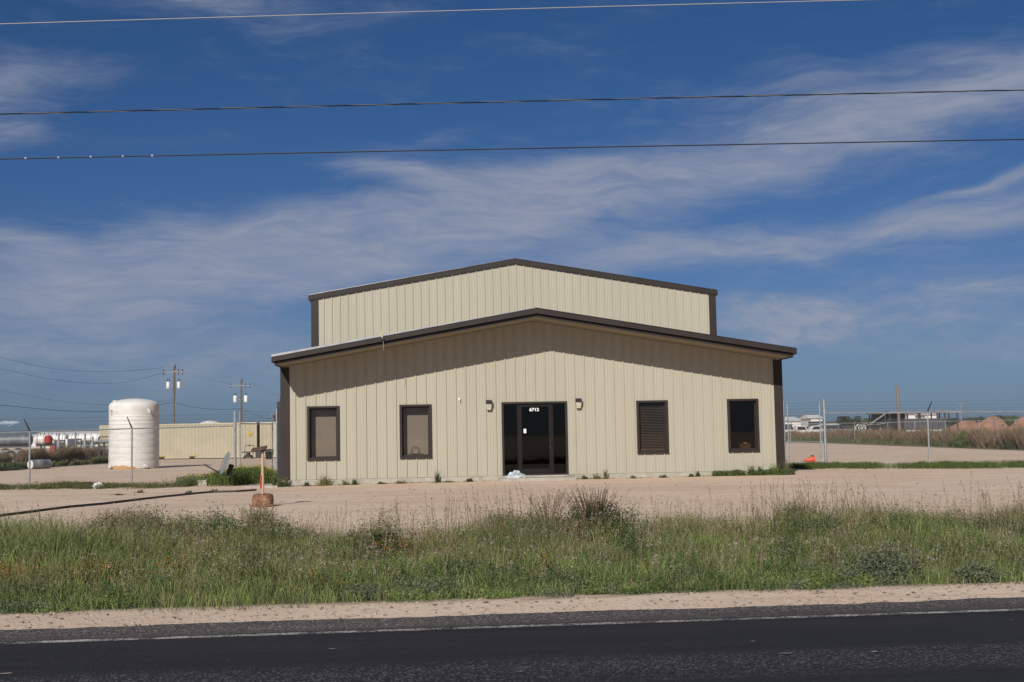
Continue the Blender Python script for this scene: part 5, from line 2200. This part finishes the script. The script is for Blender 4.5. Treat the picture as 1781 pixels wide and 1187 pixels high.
def verge_stalks():
    parts = []
    # seeding grass through the middle of the verge
    n = 3800
    xy, s, t = rand_ts(n, S_VERGE + 1.2, S_LOT + .1)
    k = (s - S_VERGE) / VW
    h = .22 + .18 * rng.random(n) + .08 * sm((k - .4) / .5)
    col = mixc(OLIVE * 1.2, DRY, rng.random(n))
    head = mixc(DRY, PALE, rng.random(n))
    parts += stalks(xy, h, np.array([.05, .0]), col, head, 7, .28, .010, .0020)
    veg('seeding_grass', parts, 'thin seeding grass stems standing over the verge', kind='stuff')
    parts = []
    # darker tall stems at the yard side
    n = 1500
    xy, s, t = rand_ts(n, S_LOT - 1.9, S_LOT + .45)
    cl_ = vnoise(t * .8, t * 0 + 6)
    keep = rng.random(n) < np.clip(cl_ * 1.8 - .45, .04, 1)
    xy, t = xy[keep], t[keep]
    n = len(xy)
    h = .28 + .46 * rng.random(n) ** 1.7
    col = mixc(DRY_D, DRY * .8, rng.random(n))
    parts += stalks(xy, h, np.array([-.06, 0]), col, col * 1.1, 12, .40, .011, .0026)
    veg('dry_stalks', parts, 'thin dark dry stalks along the yard side of the verge', kind='stuff')


verge_stalks()


def verge_flowers():
    parts = []
    n = 950
    xy, s, t = rand_ts(n, S_VERGE + 1.0, S_LOT - .2)
    keep = rng.random(n) < np.clip(vnoise(t * .9 + 3, s * 1.2) * 1.7 - .2, .08, 1)
    xy = xy[keep]
    n = len(xy)
    h = .20 + .22 * rng.random(n)
    m = 14
    z = gz(xy[:, 0], xy[:, 1])
    c = np.repeat(np.concatenate([xy, (z + h)[:, None]], 1), m, 0)
    c += rng.normal(size=c.shape) * np.array([.026, .026, .010])
    col = mixc((.36, .25, .235), (.46, .41, .39), rng.random(n * m))
    parts.append(leafs(c, .0085 * (.6 + rng.random(n * m)), col))
    parts += stalks(xy, h, np.array([.02, 0]), np.tile(OLIVE, (n, 1)), np.tile(PALE, (n, 1)), 0, .2, .01)
    veg('pale_wildflowers', parts, 'pale pinkish flower heads dotted through the verge', kind='stuff')
    # patches of orange bloom
    parts = []
    for (px, py, rx, ry, m) in ((8, 990, 60, 16, 800), (20, 955, 30, 20, 260), (150, 985, 50, 15, 480), (300, 978, 26, 14, 220), (690, 955, 46, 10, 240), (950, 966, 16, 8, 120), (560, 1000, 60, 20, 110)):
        c = G(px, py + 18, -.28)
        U_ = (c - CAM).dot(fwd) / F_PX
        q = rng.normal(size=(m, 2)) * np.array([rx * U_ * .6, ry * U_ * 2.0])
        x_, y_ = c.x + q[:, 0], c.y + q[:, 1]
        zz = gz(x_, y_) + .10 + .20 * rng.random(m)
        parts.append(leafs(np.stack([x_, y_, zz], -1), .010 * (.6 + rng.random(m)), jitc(ORANGE, m, .3)))
    veg('orange_wildflowers', parts, 'small patches of rusty orange bloom low in the verge', kind='stuff')


verge_flowers()


def clump_things():
    """plants on the verge that stand out one by one"""
    def tuft(px, base_py, w_px, h_px, dark, label, name='dry_bush', stems=170, leaf=(GREEN_D, 1500), leaf_h=.36, cat='bush', head=14, spread=.16):
        c = G(px, base_py, -.20 if base_py < 960 else -.38)
        c.z = gzf(c.x, c.y)
        U_ = (c - CAM).dot(fwd) / F_PX
        root = empty(name, c, label, cat)
        n = stems
        q = rng.normal(size=(n, 2)) * np.array([w_px * U_ * spread, w_px * U_ * spread * .9])
        xy = np.array([c.x, c.y]) + q
        h = h_px * U_ * (.55 + .45 * rng.random(n))
        ps = []
        for i in range(n):
            ps += stalks(xy[i:i + 1], h[i:i + 1], np.array([q[i, 0] * 1.5 / max(.1, w_px * U_ * .3), 0]) * .45, np.array([dark]) * (.7 + .7 * random.random()), np.array([dark]) * 1.2, head, .6, .011, .0030)
        veg('stems', ps, parent=root)
        if leaf:
            m = int(leaf[1] * 1.9)
            u = rng.normal(size=(m, 3))
            u /= np.linalg.norm(u, axis=1)[:, None]
            u *= rng.random((m, 1)) ** .4
            u *= 1 + .4 * np.sin(u[:, :1] * 8 + px) * np.cos(u[:, 1:2] * 6 + u[:, 2:] * 7)
            u[:, 2] = np.abs(u[:, 2])
            R0 = w_px * U_ * .5
            p = np.stack([c.x + u[:, 0] * R0, c.y + u[:, 1] * R0 * .7, c.z + u[:, 2] * h_px * U_ * leaf_h], -1)
            veg('foliage', [leafs(p, .015 * (.5 + .9 * rng.random(m)), jitc(leaf[0], m, .45))], parent=root)
    tuft(1035, 927, 125, 80, DRY_D, 'tall dry reddish brown bush on a dark green base in front of the entrance', stems=150, leaf=(GREEN_D * .9, 5200), leaf_h=.58, spread=.11)
    tuft(955, 915, 70, 62, DRY_D * 1.3, 'sparse spray of thin dry stems left of the tall reddish bush', name='dry_weed', stems=60, leaf=None)
    tuft(1385, 915, 84, 50, DRY, 'leafy green bush with pale dry tops on the verge below the right window', stems=50, leaf=(GREEN * .8, 2600), leaf_h=.62)
    tuft(665, 950, 52, 34, DRY_D, 'dark green mounded bush on the verge below the second window', stems=20, leaf=(GREEN_D, 1700), leaf_h=.85)
    tuft(190, 935, 90, 44, DRY, 'dark bushy grass mound on the verge at the left', stems=90, leaf=(GREEN_D * .9, 2200), leaf_h=.6)
    tuft(450, 930, 66, 50, OLIVE, 'olive green bush on the verge in front of the rusty hub', stems=70, leaf=(OLIVE * .8, 1700), leaf_h=.6)
    tuft(1510, 912, 30, 24, OLIVE, 'small bright green leafy sprout on the verge right of the dry tops', name='leafy_weed', stems=6, leaf=(GREEN * 1.2, 420), leaf_h=1.0, cat='weed')
    tuft(1020, 924, 22, 22, OLIVE, 'small dark leafy sprout just in front of the tall reddish bush', name='leafy_weed', stems=4, leaf=(GREEN_D, 320), leaf_h=1.0, cat='weed')
    tuft(1540, 1005, 150, 52, OLIVE, 'big grey green sage bush sprawling near the road on the right', name='sage_bush', stems=16, leaf=((.150, .175, .112), 6500), leaf_h=1.1)
    tuft(1700, 1010, 90, 34, OLIVE, 'low grey green sage bush at the right end of the roadside weeds', name='sage_bush', stems=8, leaf=((.155, .18, .115), 3000), leaf_h=.85)
    tuft(630, 1035, 90, 30, OLIVE, 'flattened grey green sage bush by the road below the second window', name='sage_bush', stems=6, leaf=((.15, .15, .105), 2600), leaf_h=.8)


clump_things()


def patch(name, px0, px1, py_fn, half, n_leaf, n_blade, h, col, label, kind='stuff', cat=None, flowers=None, leafsize=.026, blade_w=.010, dens=None, zlev=-.16, far=False):
    """irregular run of plants on the ground between two sight lines"""
    parts = []
    for (n, what) in ((n_leaf, 'l'), (n_blade, 'b')):
        if not n:
            continue
        px = px0 + rng.random(n) * (px1 - px0)
        cen = np.array([list(G(p, py_fn(p), zlev)[:2]) for p in np.linspace(px0, px1, 60)])
        f = (px - px0) / (px1 - px0) * 59
        i0 = np.clip(f.astype(int), 0, 58)
        fr = (f - i0)[:, None]
        xy = cen[i0] * (1 - fr) + cen[i0 + 1] * fr
        xy[:, 1] += ((rng.random(n) - .1) * 2 if far else np.clip(rng.normal(size=n) * .55, -1.6, 1.6)) * half
        inside = (np.abs(xy[:, 0]) < 7.95) & (xy[:, 1] > -.14)
        xy[inside, 1] = -.14 - np.minimum(rng.exponential(.12, inside.sum()), .6)
        if not far:
            xy[~inside, 1] += half * 1.1 * (vnoise(xy[~inside, 0] * .55 + 31, xy[~inside, 0] * 0 + 2) + .6 * vnoise(xy[~inside, 0] * 1.9, xy[~inside, 0] * 0 + 9) - .8)
        d = vnoise(xy[:, 0] * 1.2 + 20, xy[:, 1] * .9) * .55 + vnoise(xy[:, 0] * 3.7 + 3, xy[:, 1] * 3.1) * .55
        if dens:
            d = d * dens(px)
        keep = rng.random(n) < np.clip(d * 2.6 - .75, .01, 1)
        xy, d = xy[keep], d[keep]
        m = len(xy)
        z = gz(xy[:, 0], xy[:, 1])
        hh = h * (.35 + 1.1 * np.clip(d, 0, 1))
        c = mixc(col[0], col[1], rng.random(m)) * (1 + (rng.random((m, 1)) - .5) * .5)
        if what == 'l':
            parts.append(leafs(np.concatenate([xy, (z + hh * rng.random(m) ** .8)[:, None]], 1), leafsize * (.6 + .8 * rng.random(m)), c))
        else:
            parts.append(blades(xy, z, hh * (.6 + .8 * rng.random(m)), np.full(m, blade_w), .1 + .5 * rng.random(m), c, c * 1.2))
        if flowers and what == 'l':
            k = rng.random(m) < flowers[1]
            k &= d > .4
            fx = np.concatenate([xy[k], (z[k] + hh[k] * (.9 + .3 * rng.random(k.sum())))[:, None]], 1)
            parts.append(leafs(fx, .022 * (.6 + rng.random(len(fx))), jitc(flowers[0], len(fx), .2)))
    return veg(name, parts, label, cat, kind=kind)


YEL = (.55, .42, .03)
patch('undergrowth', 300, 505, lambda p: 845 - (p - 300) * .035, 1.5, 30000, 5000, .36, (GREEN_D, GREEN * .9), 'green leafy undergrowth with small yellow flowers below the left gate',
      flowers=(YEL, .035), dens=lambda p: .62 + .75 * np.exp(-((p - 430) / 55) ** 2))
patch('fence_grass', -60, 330, lambda p: 852 - p * .020, .9, 9000, 14000, .14, (GREEN_D, OLIVE * .8), 'strip of short dark grass along the foot of the left fence')
patch('fence_weeds', 1355, 2050, lambda p: 815 - (p - 1355) * .004, 1.1, 20000, 20000, .17, (GREEN * .8, GREEN_D), 'strip of green grass along the foot of the right fence')
patch('wall_weeds', 1235, 1375, lambda p: 829 - (p - 1235) * .03, .35, 3200, 400, .15, (GREEN * .8, GREEN_D), 'low leafy weeds along the slab under the right window')
patch('slab_litter', 505, 1240, lambda p: 836 - (p - 505) * .01, .3, 2600, 260, .035, (DRY, GREEN_D), 'thin line of dry litter and sprouts along the foot of the slab', leafsize=.016)
patch('field_weeds', -420, 176, lambda p: 817 - p * .075, 5.5, 0, 60000, .85, (DRY_D * 1.05, DRY * .8), 'brown dry weeds along the far edge of the yard behind the left fence', blade_w=.035, far=True)
patch('field_grass', -420, 200, lambda p: 820 - p * .075, 1.0, 3000, 11000, .34, (GREEN_D, OLIVE), 'green fringe below the brown weeds on the left', blade_w=.03, leafsize=.08)
patch('tall_dry_weeds', 1375, 2100, lambda p: 769.5 + (p - 1500) * .040, 7.0, 0, 90000, .84, (DRY_D * 1.1, DRY * .95), 'tall brown dry weeds along the far edge of the right yard', blade_w=.04, far=True)
patch('far_green_fringe', 1375, 2100, lambda p: 771.5 + (p - 1500) * .042, 1.6, 4000, 22000, .40, (GREEN_D * 1.2, OLIVE), 'green fringe in front of the tall dry weeds', blade_w=.035, leafsize=.08)


def small_tuft(px, py, r, h, col, label, n=420, cat='weed', name='weed_tuft', group='small weeds at the foot of the building', ls=.016, z=None, flowers=None, y=None):
    c = G(px, py, -.165) if y is None else W(px, py, y)
    if abs(c.x) < 8.0 and c.y > -.24:
        c.y = -.24
    c.z = gzf(c.x, c.y)
    ns = max(5, int(n / 70))
    P_ = []
    back = .25 if abs(c.x) < 8.0 else 1.0
    for k in range(ns):
        a_ = rng.random() * 2 * math.pi
        rr = r * (.25 + .9 * rng.random())
        hh = h * (.35 + .75 * rng.random() ** 1.5)
        nl = int(n / ns * (.5 + rng.random()))
        t_ = rng.random(nl)
        q = np.stack([c.x + math.cos(a_) * rr * (.2 + .8 * t_), c.y + (math.sin(a_) if math.sin(a_) < 0 else math.sin(a_) * back) * rr * .5 * t_, c.z + hh * t_], -1)
        P_.append(q + rng.normal(size=q.shape) * np.array([.3, .2, .12]) * min(r, .14) * (1.1 - t_)[:, None])
    lo_ = rng.normal(size=(n // 5, 3)) * np.array([r * .8, r * .25, .008])
    lo_[:, 1] = -np.abs(lo_[:, 1])
    P_.append(np.array([c.x, c.y, c.z + .015]) + lo_)
    p = np.concatenate(P_)
    n = len(p)
    parts = [leafs(p, ls * (.6 + .8 * rng.random(n)), jitc(col, n, .35))]
    m = max(20, n // 8)
    xy = np.array([c.x, c.y]) + rng.normal(size=(m, 2)) * r * .35
    parts.append(blades(xy, gz(xy[:, 0], xy[:, 1]), h * (.6 + .7 * rng.random(m)), np.full(m, .006), .1 + .4 * rng.random(m), jitc(col, m, .3)))
    if flowers is not None:
        q = p[rng.random(n) < .25] + [0, 0, .02]
        parts.append(leafs(q, np.full(len(q), .012), jitc(flowers, len(q), .2)))
    veg(name, parts, label, cat, group, origin=tuple(c))


small_tuft(538, 843, .10, .14, GREEN_D, 'small dark green weed at the slab under the first window')
small_tuft(563, 844, .24, .32, OLIVE, 'yellowish flowering weed at the slab below the first window', n=700, flowers=YEL)
small_tuft(608, 840, .16, .16, OLIVE * .8, 'low olive weed at the slab between the first two windows')
small_tuft(622, 840, .09, .20, GREEN_D, 'thin upright weed at the slab just left of the second window')
small_tuft(668, 838, .14, .08, DRY_D, 'flat brownish weed at the slab left of the second window')
small_tuft(700, 837, .18, .09, DRY_D, 'flat brown weed at the slab directly under the second window')
small_tuft(761, 836, .09, .36, GREEN_D, 'tall dark thin weed at the slab right of the second window')
small_tuft(780, 836, .16, .06, OLIVE, 'flat olive weed at the slab right of the tall thin weed')
small_tuft(815, 836, .13, .10, GREEN_D, 'dark low weed at the slab left of the entrance')
small_tuft(1014, 834, .16, .12, GREEN_D, 'low dark weed at the slab just right of the entrance')
small_tuft(1037, 834, .16, .18, OLIVE * .8, 'olive weed at the slab below the right wall lamp')
small_tuft(1053, 834, .06, .30, OLIVE, 'thin upright stem at the slab between entrance and blind window')
small_tuft(1097, 832, .16, .10, OLIVE * .8, 'low olive weed at the slab left of the blind window')
small_tuft(1151, 831, .14, .09, GREEN_D, 'low dark weed at the slab under the blind window')
small_tuft(1197, 830, .08, .10, GREEN_D, 'small dark weed at the slab right of the blind window')
small_tuft(1210, 830, .08, .18, GREEN_D, 'small upright weed at the slab between the two right windows')
small_tuft(1289, 826, .14, .32, GREEN_D * 1.2, 'leafy upright weed under the left edge of the dark window', n=620)
small_tuft(1304, 826, .12, .28, GREEN_D * 1.2, 'leafy upright weed under the middle of the dark window', n=520)
small_tuft(1326, 825, .18, .34, GREEN, 'bushy upright weed under the right edge of the dark window', n=760)
small_tuft(1342, 824, .10, .48, OLIVE, 'tallest pale seeding weed beside the right brown corner trim', n=420)
small_tuft(503, 842, .22, .30, OLIVE * .8, 'bushy weed against the brown corner trim at the left', n=900)
small_tuft(488, 846, .30, .12, GREEN_D, 'low dark weed spreading over the small concrete pad', n=900)
small_tuft(330, 861, .12, .10, GREEN_D, 'small dark weed growing beside the black pipe', group=None)
small_tuft(243, 858, .10, .08, OLIVE * .7, 'small olive weed alone on the gravel left of the black pipe end', group=None)
small_tuft(207, 862, .10, .04, GREEN_D, 'tiny flat weed on the gravel between the fence and the pipe', group=None)
small_tuft(373, 857, .16, .10, OLIVE, 'flat olive weed at the front of the undergrowth', group=None)


def bush(px, py, w_px, h_px, col, label, n=1800, dist=None, ls=.05, group='bushes at the far edge of the yard', name='green_bush'):
    c = G(px, py, -.15)
    if dist:
        c = CAM + ray(px, py) * dist
    c.z = gzf(c.x, c.y)
    U_ = (c - CAM).dot(fwd) / F_PX
    root = empty(name, c, label, 'bush', group)
    u = rng.normal(size=(n, 3))
    u /= np.linalg.norm(u, axis=1)[:, None]
    u *= rng.random((n, 1)) ** .4
    lump = 1 + .35 * np.sin(u[:, 0] * 7 + px) * np.cos(u[:, 2] * 5)
    u[:, 2] = np.abs(u[:, 2])
    p = np.stack([c.x + u[:, 0] * w_px * U_ / 2 * lump, c.y + u[:, 1] * w_px * U_ / 2, c.z + .05 + u[:, 2] * h_px * U_ * lump * .9], -1)
    veg('foliage', [leafs(p, ls * (.6 + .8 * rng.random(n)), jitc(col, n, .45))], parent=root)
    b = MB()
    for k in range(4):
        a_ = k * 1.6
        b.tube([(c.x, c.y, c.z), (c.x + math.cos(a_) * w_px * U_ * .25, c.y + math.sin(a_) * .2, c.z + h_px * U_ * .6)], [.03, .012], 5)
    b.build('stem', M['bark'], root)


bush(1675, 779, 34, 30, GREEN * .85, 'bright green bush before the dry weeds at the end of the canopy', n=2600)
bush(1690, 779, 26, 26, GREEN_D * 1.3, 'darker green bush leaning on the bright one by the canopy end', n=1700)
bush(1604, 772, 14, 30, GREEN_D * 1.2, 'narrow green bush in the dry weeds right of the timber pole', n=1000)
bush(1576, 773, 16, 18, GREEN_D * 1.2, 'small dark bush in the dry weeds near the timber pole', n=800)
bush(1420, 765, 20, 13, GREEN_D * 1.3, 'low green bush seen through the right gate', n=900)
bush(1648, 768, 20, 24, GREEN_D * 1.1, 'dim green bush in front of the grey trailer end', n=1000)
bush(1760, 782, 40, 14, GREEN_D, 'low dark bush at the far yard edge on the right', n=1200)
bush(1774, 781, 22, 46, DRY * .9, 'tall pale dry bush at the right edge of the photo', n=1500, ls=.035)
bush(8, 819, 50, 15, GREEN_D, 'low dark green bush under the brown weeds at the left edge', n=1500)
bush(165, 806, 26, 24, DRY_D, 'dry twiggy bush beside the dark rack', n=900, ls=.03)
bush(1745, 775, 20, 40, (.10, .075, .06), 'dark bare twiggy bush in front of the rounded soil mound', n=1000, ls=.03)
bush(1712, 775, 22, 34, (.12, .10, .06), 'dark twiggy bush between the canopy end and the rounded mound', n=1000, ls=.03)


def tree(px, dist, w_px, top_py, col, label, seed):
    c = CAM + ray(px, 757) * dist
    c.z = gzf(c.x, c.y)
    U_ = dist / F_PX
    zt = W(px, top_py, c.y).z
    H = zt - c.z
    root = empty('tree', c, label, 'tree', 'trees along the horizon')
    n = 3600
    r = np.random.default_rng(seed)
    nb = 7
    cen = r.normal(size=(nb, 3)) * [.36, .36, .16]
    i = r.integers(0, nb, n)
    u = r.normal(size=(n, 3))
    u /= np.linalg.norm(u, axis=1)[:, None]
    u *= r.random((n, 1)) ** .4 * .42
    q = cen[i] + u
    q[:, 2] = np.clip(q[:, 2], -.45, .5)
    p = np.stack([c.x + q[:, 0] * w_px * U_ * .8, c.y + q[:, 1] * w_px * U_ * .8, c.z + H * .56 + q[:, 2] * H * .88], -1)
    b = MB()
    b.tube([(c.x, c.y, c.z - .1), (c.x + .1, c.y, c.z + H * .3), (c.x, c.y, c.z + H * .6)], [.16, .12, .05], 7)
    for k in range(4):
        a_ = k * 1.57 + seed
        b.tube([(c.x + .1, c.y, c.z + H * .25), (c.x + math.cos(a_) * w_px * U_ * .28, c.y + math.sin(a_) * w_px * U_ * .28, c.z + H * .65)], [.08, .03], 5)
    b.build('trunk', M['bark'], root)
    veg('crown', [leafs(p, .19 * (.6 + .9 * r.random(n)), jitc(col, n, .4))], parent=root)


TG, TD = np.array((.125, .150, .065)), np.array((.060, .078, .042))
for i, (px, d_, w_, ty, cl_, lab) in enumerate((
        (1450, 380, 30, 730, TG, 'pale green tree on the horizon just right of the right gate'),
        (1470, 330, 27, 725, TD, 'dark rounded tree standing out on the horizon right of the gate'),
        (1492, 380, 26, 729, TG, 'pale green tree just right of the dark rounded tree'),
        (1512, 390, 26, 728, TG, 'green tree on the horizon touching the canopy lean to'),
        (1398, 400, 26, 729, TG * .8, 'dim tree behind the white warehouse roof'),
        (1660, 420, 22, 728, TD, 'dark tree seen past the right end of the canopy'),
        (1690, 430, 30, 727, TG * .8, 'tree behind the long low soil mound'),
        (1706, 420, 22, 724, TD, 'dark tree at the left flank of the rounded mound'),
        (1741, 430, 24, 723, TD, 'dark tree directly behind the rounded soil mound'),
        (1757, 410, 28, 723, TG, 'green tree between the rounded mound and the largest mound'),
        (1776, 420, 22, 726, TG, 'green tree behind the left flank of the largest mound'),
        (1812, 420, 34, 724, TG, 'green tree past the right edge of the photo'))):
    if px < 1790:
        tree(px, d_, w_, ty, cl_, lab, i + 3)

# loose stones on the shoulder and yard
b = MB()
rs = random.Random(4)
for (px, py, ln) in ((1368, 1138, .13), (1520, 1135, .07), (1310, 1117, .05), (1758, 1080, .06), (625, 1113, .05), (578, 1130, .07), (10, 1173, .12), (212, 1177, .06), (905, 1170, .05), (395, 1150, .04)):
    q = G(px, py, ROAD_Z)
    n_ = 7
    b.add([(q.x + ln * .5 * math.cos(k * 2 * math.pi / n_) * rs.uniform(.6, 1), q.y + ln * .22 * math.sin(k * 2 * math.pi / n_) * rs.uniform(.6, 1), ROAD_Z + .007) for k in range(n_)], [tuple(range(n_))])
for k in range(1800):
    if k < 1450:
        tc = CAM.x * rdir.x + CAM.y * rdir.y + 2.2
        q = pos(tc + rs.uniform(-13, 12), rs.uniform(S_SHOULDER - .25, S_VERGE + .3))
        s_ = rs.uniform(.006, .020)
    else:
        p_ = G(rs.uniform(0, 1781), rs.uniform(838, 905), -.16)
        q = Vector((p_.x, p_.y, 0))
        if q.y > -.4 and abs(q.x) < 8.5:
            continue
        s_ = rs.uniform(.010, .028)
    z = gzf(q.x, q.y)
    pts8 = [(rs.uniform(.6, 1) * sx * s_ + q.x, rs.uniform(.6, 1) * sy * s_ + q.y, z + (s_ * rs.uniform(.5, .9) if sz > 0 else -.004)) for sx, sy, sz in
            ((-1, -1, -1), (1, -1, -1), (1, 1, -1), (-1, 1, -1), (-1, -1, 1), (1, -1, 1), (1, 1, 1), (-1, 1, 1))]
    b.add(pts8, [(0, 3, 2, 1), (4, 5, 6, 7), (0, 1, 5, 4), (1, 2, 6, 5), (2, 3, 7, 6), (3, 0, 4, 7)])
tag(b.build('pebbles', mat('loose_stone', (.10, .085, .075), (.42, .35, .29), 9, .9)), 'loose stones scattered on the gravel', kind='stuff')
